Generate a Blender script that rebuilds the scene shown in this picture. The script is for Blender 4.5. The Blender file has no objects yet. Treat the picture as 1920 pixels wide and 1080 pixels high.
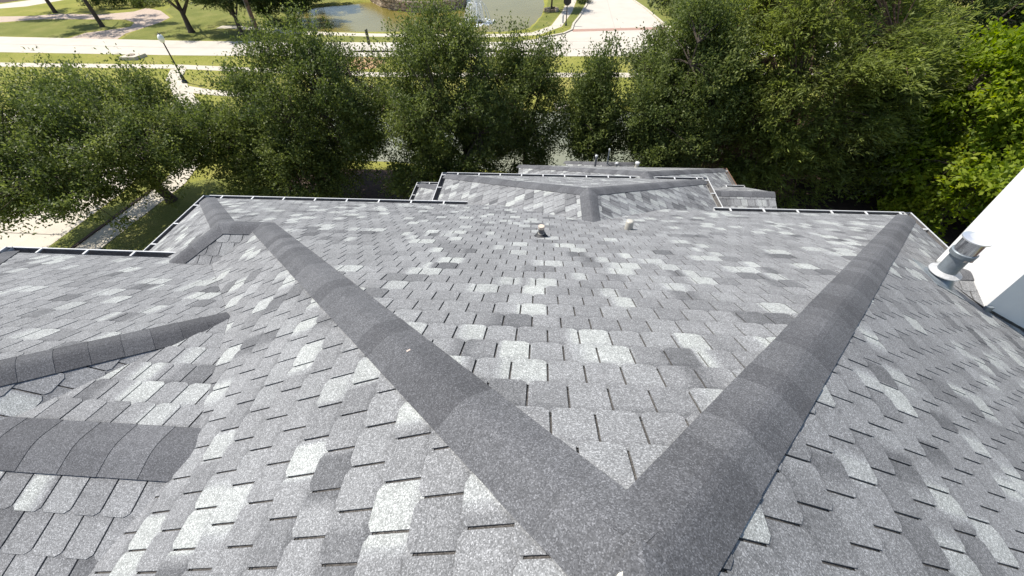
import bpy, math, random
import numpy as np
from mathutils import Vector, Matrix

# ------------------------------------------------------------------ camera, sky, sun
scene = bpy.context.scene
col = scene.collection
rad = math.radians
CAMZ = 10.5
PITCH, YAW, ROLL = rad(44.926), rad(-4.694), rad(-1.232)
F_PX = 769.07


def cam_axes():
    f = Vector((math.sin(YAW) * math.cos(PITCH), math.cos(YAW) * math.cos(PITCH), -math.sin(PITCH)))
    r0 = f.cross(Vector((0, 0, 1))).normalized()
    u0 = r0.cross(f)
    r = math.cos(ROLL) * r0 + math.sin(ROLL) * u0
    u = -math.sin(ROLL) * r0 + math.cos(ROLL) * u0
    return r, u, f


CR, CU, CF = cam_axes()
cam_data = bpy.data.cameras.new("camera")
cam = bpy.data.objects.new("camera", cam_data)
col.objects.link(cam)
cam_data.sensor_width = 36.0
cam_data.lens = F_PX / 1920.0 * 36.0
cam_data.clip_start = 0.05
cam_data.clip_end = 2000.0
cam.matrix_world = Matrix(((CR.x, CU.x, -CF.x, 0), (CR.y, CU.y, -CF.y, 0), (CR.z, CU.z, -CF.z, CAMZ), (0, 0, 0, 1)))
scene.camera = cam

SUN_EL, SUN_AZ = rad(57.8), rad(291.0)          # azimuth clockwise from +Y
world = bpy.data.worlds.new("World")
scene.world = world
world.use_nodes = True
wn = world.node_tree.nodes
sky = wn.new("ShaderNodeTexSky")
sky.sky_type = 'NISHITA'
sky.sun_disc = False
sky.sun_elevation = SUN_EL
sky.sun_rotation = SUN_AZ
world.node_tree.links.new(sky.outputs[0], wn["Background"].inputs[0])
wn["Background"].inputs[1].default_value = 0.115

sun_data = bpy.data.lights.new("sun", 'SUN')
sun_data.energy = 4.4
sun_data.angle = rad(0.53)
sun_data.color = (1.0, 0.955, 0.88)
sun = bpy.data.objects.new("sun", sun_data)
col.objects.link(sun)
to_sun = Vector((math.sin(SUN_AZ) * math.cos(SUN_EL), math.cos(SUN_AZ) * math.cos(SUN_EL), math.sin(SUN_EL)))
sun.rotation_euler = to_sun.to_track_quat('Z', 'Y').to_euler()
sun.location = (0, 0, 40)

vs = scene.view_settings
vs.view_transform = 'Standard'
vs.look = 'None'
vs.exposure = 0.55
vs.gamma = 1.0
vs.use_curve_mapping = False

# ------------------------------------------------------------------ helpers
WORLD_LOC = {}


def place(o, parent=None, loc=(0, 0, 0)):
    col.objects.link(o)
    loc = Vector(loc)
    WORLD_LOC[o.name] = loc
    if parent is not None:
        o.parent = parent
        o.location = loc - WORLD_LOC[parent.name]
    else:
        o.location = loc
    return o


def empty(name, label, cat, loc, group=None):
    o = bpy.data.objects.new(name, None)
    o.empty_display_size = 0.2
    place(o, None, loc)
    o["label"] = label
    o["category"] = cat
    if group:
        o["group"] = group
    return o


def tag(o, label=None, cat=None, group=None, kind=None):
    if label: o["label"] = label
    if cat: o["category"] = cat
    if group: o["group"] = group
    if kind: o["kind"] = kind
    return o


class MB:
    """collects world-space faces, builds one mesh object"""
    def __init__(self):
        self.v, self.f, self.t, self.m = [], [], [], []

    def face(self, pts, tone=0.5, mat=0):
        n = len(self.v)
        self.v.extend([tuple(p) for p in pts])
        if isinstance(tone, (int, float)):
            self.t.extend([tone] * len(pts))
        else:
            self.t.extend(tone)
        self.f.append(tuple(range(n, n + len(pts))))
        self.m.append(mat)

    def grid(self, rows, tone=0.5, close=False, mat=0):
        n = len(self.v)
        w = len(rows[0])
        for r in rows:
            self.v.extend([tuple(p) for p in r])
        self.t.extend([tone] * (w * len(rows)))
        for i in range(len(rows) - 1):
            for j in range(w if close else w - 1):
                a = n + i * w + j
                b = n + i * w + (j + 1) % w
                self.f.append((a, b, b + w, a + w))
                self.m.append(mat)
        return n

    def box(self, lo, hi, tone=0.5, mat=0):
        x0, y0, z0 = lo
        x1, y1, z1 = hi
        n = len(self.v)
        self.v.extend([(x0, y0, z0), (x1, y0, z0), (x1, y1, z0), (x0, y1, z0), (x0, y0, z1), (x1, y0, z1), (x1, y1, z1), (x0, y1, z1)])
        self.t.extend([tone] * 8)
        for q in ((3, 2, 1, 0), (4, 5, 6, 7), (0, 1, 5, 4), (1, 2, 6, 5), (2, 3, 7, 6), (3, 0, 4, 7)):
            self.f.append(tuple(n + i for i in q))
            self.m.append(mat)

    def hexa(self, b, t, tone=0.5):
        n = len(self.v)
        self.v.extend([tuple(p) for p in b] + [tuple(p) for p in t])
        k = len(b)
        self.t.extend([tone] * (2 * k))
        self.f.append(tuple(n + i for i in reversed(range(k))))
        self.f.append(tuple(n + k + i for i in range(k)))
        self.m.extend([0, 0])
        for i in range(k):
            j = (i + 1) % k
            self.f.append((n + i, n + j, n + k + j, n + k + i))
            self.m.append(0)

    def tube(self, pts, radii, sides=8, cap=True, tone=0.5):
        rows = []
        prev = None
        P = [Vector(p) for p in pts]
        for i, p in enumerate(P):
            d = (P[min(i + 1, len(P) - 1)] - P[max(i - 1, 0)])
            d.normalize()
            if prev is None:
                a = d.orthogonal().normalized()
            else:
                a = prev - d * prev.dot(d)
                a = a.normalized() if a.length > 1e-6 else d.orthogonal().normalized()
            prev = a
            b = d.cross(a)
            r = radii[i]
            rows.append([p + (a * math.cos(2 * math.pi * k / sides) + b * math.sin(2 * math.pi * k / sides)) * r for k in range(sides)])
        n = self.grid(rows, tone, close=True)
        if cap:
            self.f.append(tuple(n + k for k in reversed(range(sides))))
            m = n + (len(rows) - 1) * sides
            self.f.append(tuple(m + k for k in range(sides)))
            self.m.extend([0, 0])

    def lathe(self, base, prof, sides=20, cap=True, axis=None, tone=0.5):
        """profile of (radius, height) round a vertical axis"""
        b = Vector(base)
        rows = [[b + Vector((r * math.cos(2 * math.pi * k / sides), r * math.sin(2 * math.pi * k / sides), h)) for k in range(sides)] for r, h in prof]
        n = self.grid(rows, tone, close=True)
        if cap:
            self.f.append(tuple(n + k for k in reversed(range(sides))))
            m = n + (len(rows) - 1) * sides
            self.f.append(tuple(m + k for k in range(sides)))
            self.m.extend([0, 0])

    def build(self, name, mats, parent=None, loc=None, smooth=False, tone=True):
        if loc is None:
            a = np.array(self.v)
            loc = (a.min(0) + a.max(0)) / 2
        loc = Vector(loc)
        me = bpy.data.meshes.new(name)
        me.from_pydata([(x - loc.x, y - loc.y, z - loc.z) for x, y, z in self.v], [], self.f)
        if not isinstance(mats, (list, tuple)):
            mats = [mats]
        for m in mats:
            me.materials.append(m)
        if len(mats) > 1:
            me.polygons.foreach_set("material_index", self.m)
        if tone:
            at = me.attributes.new("tone", 'FLOAT', 'POINT')
            at.data.foreach_set("value", self.t)
        if smooth:
            me.polygons.foreach_set("use_smooth", [True] * len(me.polygons))
        me.update()
        o = bpy.data.objects.new(name, me)
        return place(o, parent, loc)


def nodes_of(m):
    m.use_nodes = True
    nt = m.node_tree
    return nt, nt.nodes, nt.links, nt.nodes["Principled BSDF"]


def ramp(N, stops):
    r = N.new("ShaderNodeValToRGB")
    e = r.color_ramp.elements
    while len(e) < len(stops):
        e.new(0.5)
    for i, (p, c) in enumerate(stops):
        e[i].position = p
        e[i].color = (c, c, c, 1) if isinstance(c, (int, float)) else (*c, 1)
    return r


def world_pos(N):
    return N.new("ShaderNodeNewGeometry").outputs["Position"]


def mixcol(N, L, fac, a, b, mode='MIX'):
    m = N.new("ShaderNodeMix")
    m.data_type = 'RGBA'
    m.blend_type = mode
    for sock, v in ((m.inputs[0], fac), (m.inputs[6], a), (m.inputs[7], b)):
        if isinstance(v, bpy.types.NodeSocket):
            L.new(v, sock)
        else:
            sock.default_value = v if isinstance(v, (int, float)) else (*v, 1)
    return m.outputs[2]


def noise(N, L, vec, scale, detail=4, rough=0.55):
    n = N.new("ShaderNodeTexNoise")
    n.inputs["Scale"].default_value = scale
    n.inputs["Detail"].default_value = detail
    n.inputs["Roughness"].default_value = rough
    L.new(vec, n.inputs["Vector"])
    return n.outputs["Fac"]


def granule_material(name, stops, speck=0.85, rough=0.92):
    """mineral granules: tone attribute picks the blend, tiny cells give the speckle"""
    m = bpy.data.materials.new(name)
    nt, N, L, B = nodes_of(m)
    at = N.new("ShaderNodeAttribute")
    at.attribute_name = "tone"
    base = ramp(N, stops)
    L.new(at.outputs["Fac"], base.inputs[0])
    pos = world_pos(N)
    v = N.new("ShaderNodeTexVoronoi")
    v.inputs["Scale"].default_value = 250
    L.new(pos, v.inputs["Vector"])
    sep = N.new("ShaderNodeSeparateColor")
    L.new(v.outputs["Color"], sep.inputs[0])
    sp = ramp(N, [(0.0, 1 - 0.5 * speck), (0.45, 1 - 0.15 * speck), (0.75, 1 + 0.1 * speck), (0.9, 1 + 0.5 * speck), (1.0, 1 + 1.0 * speck)])
    L.new(sep.outputs[0], sp.inputs[0])
    c = mixcol(N, L, 1.0, base.outputs[0], sp.outputs[0], 'MULTIPLY')
    # broad weathering
    nz = noise(N, L, pos, 1.7, 5, 0.6)
    wr = ramp(N, [(0.3, 0.88), (0.7, 1.1)])
    L.new(nz, wr.inputs[0])
    c = mixcol(N, L, 1.0, c, wr.outputs[0], 'MULTIPLY')
    nz2 = noise(N, L, pos, 28, 3, 0.6)
    wr2 = ramp(N, [(0.3, 0.9), (0.7, 1.09)])
    L.new(nz2, wr2.inputs[0])
    c = mixcol(N, L, 1.0, c, wr2.outputs[0], 'MULTIPLY')
    L.new(c, B.inputs["Base Color"])
    B.inputs["Roughness"].default_value = rough
    B.inputs["Specular IOR Level"].default_value = 0.25
    bp = N.new("ShaderNodeBump")
    bp.inputs["Strength"].default_value = 0.3
    bp.inputs["Distance"].default_value = 0.002
    L.new(sep.outputs[1], bp.inputs["Height"])
    L.new(bp.outputs[0], B.inputs["Normal"])
    return m


def plain(name, c, rough=0.6, metal=0.0, var=0.0, scale=6.0, bump=0.0, c2=None, spec=0.5):
    m = bpy.data.materials.new(name)
    nt, N, L, B = nodes_of(m)
    B.inputs["Roughness"].default_value = rough
    B.inputs["Metallic"].default_value = metal
    B.inputs["Specular IOR Level"].default_value = spec
    B.inputs["Base Color"].default_value = (*c, 1)
    if var or c2:
        pos = world_pos(N)
        f = noise(N, L, pos, scale, 6, 0.62)
        c2 = c2 or tuple(x * (1 - var) for x in c)
        r = ramp(N, [(0.32, c2), (0.68, c)])
        L.new(f, r.inputs[0])
        L.new(r.outputs[0], B.inputs["Base Color"])
        if bump:
            bp = N.new("ShaderNodeBump")
            bp.inputs["Strength"].default_value = 0.5
            bp.inputs["Distance"].default_value = bump
            f2 = noise(N, L, pos, scale * 5, 4, 0.6)
            L.new(f2, bp.inputs["Height"])
            L.new(bp.outputs[0], B.inputs["Normal"])
    return m


M = {}
M['shingle'] = granule_material("shingle_granules", [(0.0, (0.085, 0.086, 0.090)), (0.25, (0.127, 0.128, 0.131)), (0.5, (0.222, 0.223, 0.224)), (0.75, (0.285, 0.29, 0.288)), (1.0, (0.375, 0.386, 0.366))])
M['cap'] = granule_material("ridge_cap_granules", [(0.0, (0.062, 0.062, 0.066)), (0.5, (0.106, 0.107, 0.112)), (1.0, (0.165, 0.166, 0.171))], 0.8)
M['underlay'] = granule_material("slot_granules", [(0.0, (0.03, 0.028, 0.026)), (0.5, (0.08, 0.074, 0.068)), (1.0, (0.1, 0.09, 0.08))], 0.8)
M['sealant'] = plain("sealant_strip", (0.012, 0.012, 0.012), 0.5)
M['white_metal'] = plain("white_painted_metal", (0.60, 0.60, 0.585), 0.4, 0, 0.12, 9)
M['gutter_in'] = plain("shaded_gutter_inside", (0.17, 0.16, 0.15), 0.8, 0, 0.5, 20)  # shade inside the trough, put into a darker colour than the white lip
M['stucco'] = plain("white_stucco", (0.80, 0.79, 0.765), 0.9, 0, 0.06, 3.0, 0.004)
M['galv'] = plain("galvanised_steel", (0.25, 0.28, 0.30), 0.45, 0.35, 0.3, 14)
M['bright_steel'] = plain("bright_steel", (0.62, 0.63, 0.65), 0.14, 1.0)
M['rubber'] = plain("black_rubber", (0.022, 0.022, 0.024), 0.6)
M['pvc'] = plain("weathered_pvc", (0.50, 0.47, 0.40), 0.5, 0, 0.15, 20)
M['lead'] = plain("grey_vent_pipe", (0.12, 0.12, 0.125), 0.6, 0, 0.2, 20)
M['brick'] = plain("tan_brick", (0.36, 0.27, 0.20), 0.9, 0, 0.3, 6)
M['fascia'] = plain("painted_fascia", (0.55, 0.53, 0.50), 0.6)

# ------------------------------------------------------------------ roof builder
Z = CAMZ
PIT = 0.5
EXPO, TABW, SLOT = 0.2032, 0.1803, 0.0105


def project(P):
    d = Vector(P) - Vector((0, 0, CAMZ))
    w = d.dot(CF)
    if w < 0.05:
        return None
    return 512 + F_PX * 1024 / 1920 * d.dot(CR) / w, 288 - F_PX * 1024 / 1920 * d.dot(CU) / w


def clip_poly(poly, region):
    """Sutherland-Hodgman; region convex, counter-clockwise"""
    out = poly
    n = len(region)
    for i in range(n):
        ax, ay = region[i]
        bx, by = region[(i + 1) % n]
        if not out:
            return []
        inp, out = out, []
        sd = [(bx - ax) * (p[1] - ay) - (by - ay) * (p[0] - ax) for p in inp]
        for k in range(len(inp)):
            p, q = inp[k - 1], inp[k]
            sp, sq = sd[k - 1], sd[k]
            if sp >= 0 or sq >= 0:
                if (sp >= 0) != (sq >= 0):
                    t = sp / (sp - sq)
                    out.append((p[0] + t * (q[0] - p[0]), p[1] + t * (q[1] - p[1])))
                if sq >= 0:
                    out.append(q)
    return out


def in_convex(x, y, region):
    n = len(region)
    return all((region[(i + 1) % n][0] - region[i][0]) * (y - region[i][1]) - (region[(i + 1) % n][1] - region[i][1]) * (x - region[i][0]) >= 0 for i in range(n))


ALL_TABS = []          # (screen area, slope object, MB)


class Slope:
    def __init__(self, P0, d, pitch, poly, seed, v0=0.0, u0=0.0, hidden=None, light=1.0, expo=EXPO, tabw=TABW, slab=0.12, pieces=None, mix=1.0):
        self.mix = mix
        """P0 a point on the plane, d the downhill direction in plan, poly convex plan outline"""
        self.P0 = Vector(P0)
        self.d = Vector((d[0], d[1], 0)).normalized()
        self.pitch = pitch
        self.k = math.sqrt(1 + pitch * pitch)
        self.e = Vector((-self.d.y, self.d.x, 0))       # along the course (viewed downhill: to the left)
        self.down = Vector((self.d.x, self.d.y, -pitch)) / self.k
        self.n = Vector((self.d.x * pitch, self.d.y * pitch, 1)) / self.k
        self.poly = poly
        self.uvs = []
        for piece in (pieces or [poly]):            # convex pieces that together make the outline
            uv = [self.to_uv(p) for p in piece]
            a = sum(uv[i][0] * uv[(i + 1) % len(uv)][1] - uv[(i + 1) % len(uv)][0] * uv[i][1] for i in range(len(uv)))
            if a < 0:
                uv.reverse()
            self.uvs.append(uv)
        self.rng = random.Random(seed)
        self.v0, self.u0 = v0, u0
        self.hidden = hidden
        self.light = light
        self.expo, self.tabw = expo, tabw
        self.slab = slab

    def z(self, x, y):
        return self.P0.z - self.pitch * ((x - self.P0.x) * self.d.x + (y - self.P0.y) * self.d.y)

    def to_uv(self, p):
        dx, dy = p[0] - self.P0.x, p[1] - self.P0.y
        return (dx * self.e.x + dy * self.e.y, (dx * self.d.x + dy * self.d.y) * self.k)

    def at(self, u, v, h=0.0):
        return self.P0 + self.e * u + self.down * v + self.n * h

    def build(self, house):
        m = MB()
        top = [Vector((x, y, self.z(x, y) - 0.002)) for x, y in self.poly]
        a = sum(top[i].x * top[(i + 1) % len(top)].y - top[(i + 1) % len(top)].x * top[i].y for i in range(len(top)))
        if a < 0:
            top.reverse()
        m.hexa([p - Vector((0, 0, self.slab)) for p in top], top, 0.5)
        o = m.build("roof_slope", M['underlay'], house)
        self.obj = o
        # blends of light and dark along each course
        rng = self.rng
        us = [p[0] for uv in self.uvs for p in uv]
        vs_ = [p[1] for uv in self.uvs for p in uv]
        umin, umax, vmin, vmax = min(us), max(us), min(vs_), max(vs_)
        k0 = int(math.floor((vmin - self.v0) / self.expo)) - 1
        k1 = int(math.ceil((vmax - self.v0) / self.expo)) + 1
        drops = {k: [] for k in range(k0 - 1, k1 + 2)}
        for k in range(k0, k1 + 1):
            u = umin - rng.uniform(0, 1.5)
            while u < umax:
                u += (rng.expovariate(1 / 0.48) + 0.13) / self.mix
                if rng.random() < 0.55:          # many blends start at a slot
                    ph = self.u0 + (0.5 * self.tabw if k % 2 else 0.0)
                    u = ph + round((u - ph) / self.tabw) * self.tabw
                ln = rng.choice((0.13, 0.16, 0.18, 0.19, 0.23, 0.28)) * rng.uniform(0.85, 1.15)
                r = rng.random()
                if r < 0.6:
                    drops[k].append((u, u + ln, rng.uniform(0.84, 1.0)))
                    if rng.random() < 0.38:
                        s = rng.uniform(-0.1, 0.12)
                        drops[k - 1].append((u + s, u + s + ln * rng.uniform(0.7, 1.2), rng.uniform(0.22, 0.36)))
                    if rng.random() < 0.12:
                        s = rng.uniform(0.05, 0.2)
                        drops[k + 1].append((u + s, u + s + ln, rng.uniform(0.8, 0.96)))
                elif r < 0.72:
                    drops[k].append((u, u + ln, rng.uniform(0.24, 0.38)))
                else:
                    drops[k].append((u, u + ln * 1.5, rng.uniform(0.42, 0.62)))
                u += ln
        rest = MB()
        seal = MB()
        c = 0.027
        for k in range(k0, k1 + 1):
            va, vb = self.v0 + k * self.expo, self.v0 + (k + 1) * self.expo
            off = self.u0 + (0.5 * self.tabw if k % 2 else 0.0) + rng.uniform(-0.012, 0.012)
            i0 = int(math.floor((umin - off) / self.tabw)) - 1
            i1 = int(math.ceil((umax - off) / self.tabw)) + 1
            for i in range(i0, i1):
                ua = off + i * self.tabw + SLOT / 2
                ub = ua + self.tabw - SLOT
                dv = rng.uniform(-0.003, 0.003)
                dh = rng.uniform(0, 0.0022)
                jit = rng.gauss(0, 0.06 * self.mix)
                mid = self.at((ua + ub) / 2, (va + vb) / 2)
                if self.hidden and self.hidden(mid):
                    continue
                cols = [ua, ua + c * 0.42, ua + c, (ua + ub) / 2, ub - c, ub - c * 0.42, ub]
                hits = [uv for uv in self.uvs if clip_poly([(ua, va), (ub, va), (ub, vb), (ua, vb)], uv)]
                if not hits:
                    continue

                def bot(u):
                    e = min(u - ua, ub - u)
                    q = max(0.0, 1 - e / c)
                    return vb + dv - c * 0.8 * q

                def hh(v):
                    return 0.003 + dh + 0.0048 * (v - va) / self.expo

                def tone(u):
                    t = 0.5 + jit
                    for a_, b_, val in drops[k]:
                        w = min(1.0, max(0.0, (u - a_) / 0.022 + 0.5)) * min(1.0, max(0.0, (b_ - u) / 0.022 + 0.5))
                        t += (val - t) * w
                    return t
                vm = va + 0.042

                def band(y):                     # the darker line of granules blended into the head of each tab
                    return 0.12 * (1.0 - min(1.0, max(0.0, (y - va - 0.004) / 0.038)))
                mb = MB()
                vt = va - 0.03
                for uv in hits:
                    for j in range(6):
                        for y0_, y1_ in ((vt, va + 0.004), (va + 0.004, vm), (vm, None)):
                            q = [(cols[j], y0_), (cols[j + 1], y0_), (cols[j + 1], y1_ or bot(cols[j + 1])), (cols[j], y1_ or bot(cols[j]))]
                            p = clip_poly(q, uv)
                            if len(p) >= 3:
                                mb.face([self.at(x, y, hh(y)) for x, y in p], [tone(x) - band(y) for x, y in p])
                if not mb.f:
                    continue
                full = any(all(in_convex(x, y, uv) for x, y in ((ua, vt), (ub, vt), (ub, vb), (ua, vb))) for uv in hits)
                edge = [(cols[0], va)] + [(x, bot(x)) for x in cols] + [(cols[-1], va)]
                for (x0, y0), (x1, y1) in zip(edge[:-1], edge[1:]):
                    if full or any(in_convex(x0, y0, uv) and in_convex(x1, y1, uv) for uv in hits):
                        t = tone((x0 + x1) / 2)
                        mb.face([self.at(x0, y0, hh(y0)), self.at(x1, y1, hh(y1)), self.at(x1, y1, -0.001), self.at(x0, y0, -0.001)], t)
                if full:
                    for q0 in (0.034, 0.052):
                        y = vb - c - q0 + 0.03
                        x0 = ub + SLOT * 0.04
                        x1 = ub + SLOT * 0.96
                        if any(len(clip_poly([(x0, y), (x1, y), (x1, y + 0.009), (x0, y + 0.009)], uv)) == 4 for uv in hits):
                            P = self.at(x0, y)
                            if (P - Vector((0, 0, CAMZ))).length < 5.5:
                                seal.hexa([self.at(x0, y, -0.003), self.at(x0, y + 0.008, -0.003), self.at(x1, y + 0.008, -0.003), self.at(x1, y, -0.003)],
                                          [self.at(x0, y, 0.0012), self.at(x0, y + 0.008, 0.0012), self.at(x1, y + 0.008, 0.0012), self.at(x1, y, 0.0012)])
                # size in the picture
                pr = [project(self.at(x, y)) for x, y in ((ua, va), (ub, va), (ub, vb), (ua, vb))]
                area = 0
                if all(pr) and all(-20 < q[0] < 1044 and -20 < q[1] < 596 for q in pr) and full:
                    area = abs((pr[2][0] - pr[0][0]) * (pr[3][1] - pr[1][1]) - (pr[3][0] - pr[1][0]) * (pr[2][1] - pr[0][1])) / 2
                ALL_TABS.append((area, self, mb, rest))
        self.rest, self.seal = rest, seal
        return o


def add_mb(dst, src):
    n = len(dst.v)
    dst.v.extend(src.v)
    dst.t.extend(src.t)
    dst.f.extend(tuple(i + n for i in f) for f in src.f)
    dst.m.extend(src.m)


def ridge_line(house_part, A, B, na, sa, nb, sb, seed, w=0.155, step=0.2, far=False, tone0=0.5, drape=None):
    """overlapping bent caps from the low end A to the high end B; sa/sb point down each side"""
    rng = random.Random(seed)
    A, B = Vector(A), Vector(B)
    d = (B - A)
    ln = d.length
    d.normalize()
    na, nb = Vector(na).normalized(), Vector(nb).normalized()
    sa, sb = Vector(sa).normalized(), Vector(sb).normalized()
    up = (na + nb).normalized()
    k = 0
    s = -0.01
    far_mb = MB()
    while s < ln - 0.06:
        s1 = min(s + step * 1.3, ln - 0.025)
        tb = tone0 + rng.uniform(-0.2, 0.2)
        ja, jb = rng.uniform(-0.0015, 0.0015), rng.uniform(-0.0015, 0.0015)
        mb = MB()
        rows = []
        tones = []
        for q, (ss, h) in enumerate(((s, 0.0168), (s + (s1 - s) * 0.45, 0.0150), (s1, 0.0128))):
            c = A + d * ss
            r = [c + sa * (w + ja) + na * h, c + sa * w * 0.45 + na * (h + 0.003), c + sa * 0.03 + na * (h + 0.002), c + up * (h - 0.004),
                 c + sb * 0.03 + nb * (h + 0.002), c + sb * w * 0.45 + nb * (h + 0.003), c + sb * (w + jb) + nb * h]
            rows.append(r)
        if k == 0 and drape:                    # the end cap is cut to a point over the two hips
            lat = [w, w * 0.45, 0.03, 0, 0.03, w * 0.45, w]
            rows[0] = [p + d * (q * drape) + up * 0.003 for p, q in zip(rows[0], lat)]
            rows[1] = [p + d * (q * drape * 0.5) + up * 0.003 for p, q in zip(rows[1], lat)]
            rows[2] = [p + up * 0.003 for p in rows[2]]
        n0 = len(mb.v)
        mb.grid(rows, tb)
        w7 = len(rows[0])
        for q in range(3):
            for j in range(w7):
                mb.t[n0 + q * w7 + j] = tb + (0.03, 0.0, -0.04)[q] + rng.uniform(-0.02, 0.02)
        skirt = [p - up * (0.022 if k == 0 and drape else 0.006) for p in rows[0]]
        mb.grid([skirt, rows[0]], tb)
        mb.grid([rows[-1], [p - up * 0.012 for p in rows[-1]]], tb)
        for side, nn in ((0, na), (-1, nb)):
            mb.grid([[r[side] for r in rows], [r[side] - nn * 0.009 for r in rows]], tb * 0.7)
        if far:
            add_mb(far_mb, mb)
        else:
            mb.build("ridge_cap", M['cap'], house_part)
        s += step * rng.uniform(0.96, 1.04)
        k += 1
    if far:
        o = far_mb.build("ridge_cap_run", M['cap'], house_part)
        o["kind"] = "stuff"


def plane_side(n, line):
    """direction in plane n, square to line, pointing downhill-most"""
    s = Vector(n).cross(Vector(line)).normalized()
    return s


def hip(part, low, high, slope_a, slope_b, seed, **kw):
    d = Vector(high) - Vector(low)
    res = []
    for sl, other in ((slope_a, slope_b), (slope_b, slope_a)):
        s = sl.n.cross(d).normalized()
        # points away from the other face: below the other plane
        if s.dot(other.n) > 0:
            s = -s
        res += [sl.n, s]
    ridge_line(part, low, high, res[0], res[1], res[2], res[3], seed, **kw)


def gutter(house, p0, p1, out, brackets=0.62, ends=(True, True), seed=1, phase=0.3):
    """open trough hung from p0 to p1 (eave line, top of trough); out = outward direction"""
    p0, p1, out = Vector(p0), Vector(p1), Vector(out).normalized()
    up = Vector((0, 0, 1))
    prof = [(0.0, 0.005), (0.0, -0.105), (0.085, -0.105), (0.105, -0.06), (0.125, -0.02), (0.125, 0.0), (0.108, 0.0), (0.108, -0.012)]
    m = MB()
    th = 0.003
    rows_o = [[p + out * (a) + up * b for a, b in prof] for p in (p0, p1)]
    m.grid([rows_o[0], rows_o[1]])
    # inside skin, 3 mm in
    prof_i = [(th, 0.005), (th, -0.105 + th), (0.084, -0.105 + th), (0.101, -0.06), (0.1075 , -0.02)]
    m.grid([[p0 + out * a + up * b for a, b in prof_i], [p1 + out * a + up * b for a, b in prof_i]], 0.5, mat=1)
    d = (p1 - p0).normalized()
    for p, e, s in ((p0, ends[0], 1), (p1, ends[1], -1)):
        if e:
            m.face([p + out * a + up * b + d * (0.002 * s) for a, b in prof[:6]])
    o = m.build("gutter", [M['white_metal'], M['gutter_in']], house)
    ln = (p1 - p0).length
    s = phase
    while s < ln:
        b = MB()
        c = p0 + d * s
        w = 0.014
        b.hexa([c - d * w + out * 0.004 + up * (-0.014), c + d * w + out * 0.004 + up * (-0.014), c + d * w + out * 0.107 + up * (-0.014), c - d * w + out * 0.107 + up * (-0.014)],
               [c - d * w + out * 0.004 + up * 0.0015, c + d * w + out * 0.004 + up * 0.0015, c + d * w + out * 0.107 + up * 0.0035, c - d * w + out * 0.107 + up * 0.0035])
        b.build("gutter_bracket", M['white_metal'], o)
        s += brackets
    return o


# ------------------------------------------------------------------ the house
house = empty("house", "large house with grey slotted shingle hip roofs, white gutters and a white stucco chimney", "house", (0, 4, 0))


def zz(z):
    return Z + z


AX, AY, AZ = 0.305, 0.27, zz(-1.27)
YE = 6.78
ZE = AZ - (YE - AY) * PIT            # main eave
XR = AX + (YE - AY)                  # right eave
XL = -6.78
YB = -3.2                            # the roof goes on behind the camera

# front wing (below the main eave) first, for the hidden test
W2X, W2Z, W2Y = 0.83, zz(-3.76), 9.40
W2L, W2R, W2E = -2.39, 4.05, zz(-5.37)


def under_front_wing(p):
    zr = W2Z - PIT * abs(p.x - W2X)
    return p.y > 4.6 and zr > p.z + 0.16


JX, JY, JZ = AX - 2 * (1.27 * 0 + (AZ - zz(-3.31))), 4.35, zz(-3.31)       # bump-out ridge meets main left face
PX = -4.35
# left wing: hip climbs left from Q
Q = Vector((-2.8, 2.29, zz(-2.82)))
LWX, LWY, LWZ = -4.35, 0.74, zz(-2.045)
CRK = Vector((-2.05, 0.93, zz(-2.45)))            # cricket ridge on the main left face
CRKX = -3.54


def under_left_wing(p):
    x, y = p.x, p.y
    z1 = Q.z - PIT * (y - Q.y)                    # facing +Y
    z2 = LWZ - PIT * (x - LWX)                    # facing +X
    zc = min(z1, z2) if x > LWX - 0.05 else z1
    if x < LWX - 1.55: zc = min(zc, LWZ)
    zk = CRK.z - (0.272 * (y - CRK.y) if y > CRK.y else 0.2 * (CRK.y - y))
    return max(zc if y < 4.05 and x > -7.6 else -99, zk if x > -3.6 and y < 2.3 else -99) > p.z + 0.13


def under_bump(p):
    z = JZ - PIT * abs(p.y - JY)
    return p.x < JX and p.x > -6.7 and p.y > 1.8 and z > p.z + 0.13


slopes = []
# main faces
front = Slope((AX, AY, AZ), (0, 1), PIT, [(AX, AY), (XR + 0.03, YE + 0.03), (XL - 0.03, YE + 0.03), (PX, JY), (JX, JY)], 11,
              pieces=[[(AX, AY), (AX + JY - AY, JY), (JX, JY)], [(PX, JY), (AX + JY - AY, JY), (XR + 0.03, YE + 0.03), (XL - 0.03, YE + 0.03)]], v0=0.2555, u0=0.318 - SLOT / 2 + 0.005, hidden=under_front_wing)
left = Slope((AX, AY, AZ), (-1, 0), PIT, [(AX, YB), (AX, AY), (JX, JY), (XL + 0.55, 4.35), (XL + 0.55, YB)], 12, v0=0.169, u0=-0.212 - SLOT / 2, expo=0.2095, hidden=lambda p: under_left_wing(p) or under_bump(p))
right = Slope((AX, AY, AZ), (1, 0), PIT, [(AX, YB), (XR + 0.03, YB), (XR + 0.03, YE + 0.03), (AX, AY)], 13, v0=0.124, u0=0.02, expo=0.2005)
# bump-out at the front left corner
bump_w = Slope((PX, JY, JZ), (-1, 0), PIT, [(PX, JY), (XL - 0.03, YE + 0.03), (XL - 0.03, 2 * JY - YE - 0.03)], 14, v0=0.03)
bump_s = Slope((PX, JY, JZ), (0, -1), PIT, [(PX, JY), (XL - 0.03, 2 * JY - YE - 0.03), (JX + 0.0, 2 * JY - YE - 0.03), (JX, JY)], 15, v0=0.07)
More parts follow.
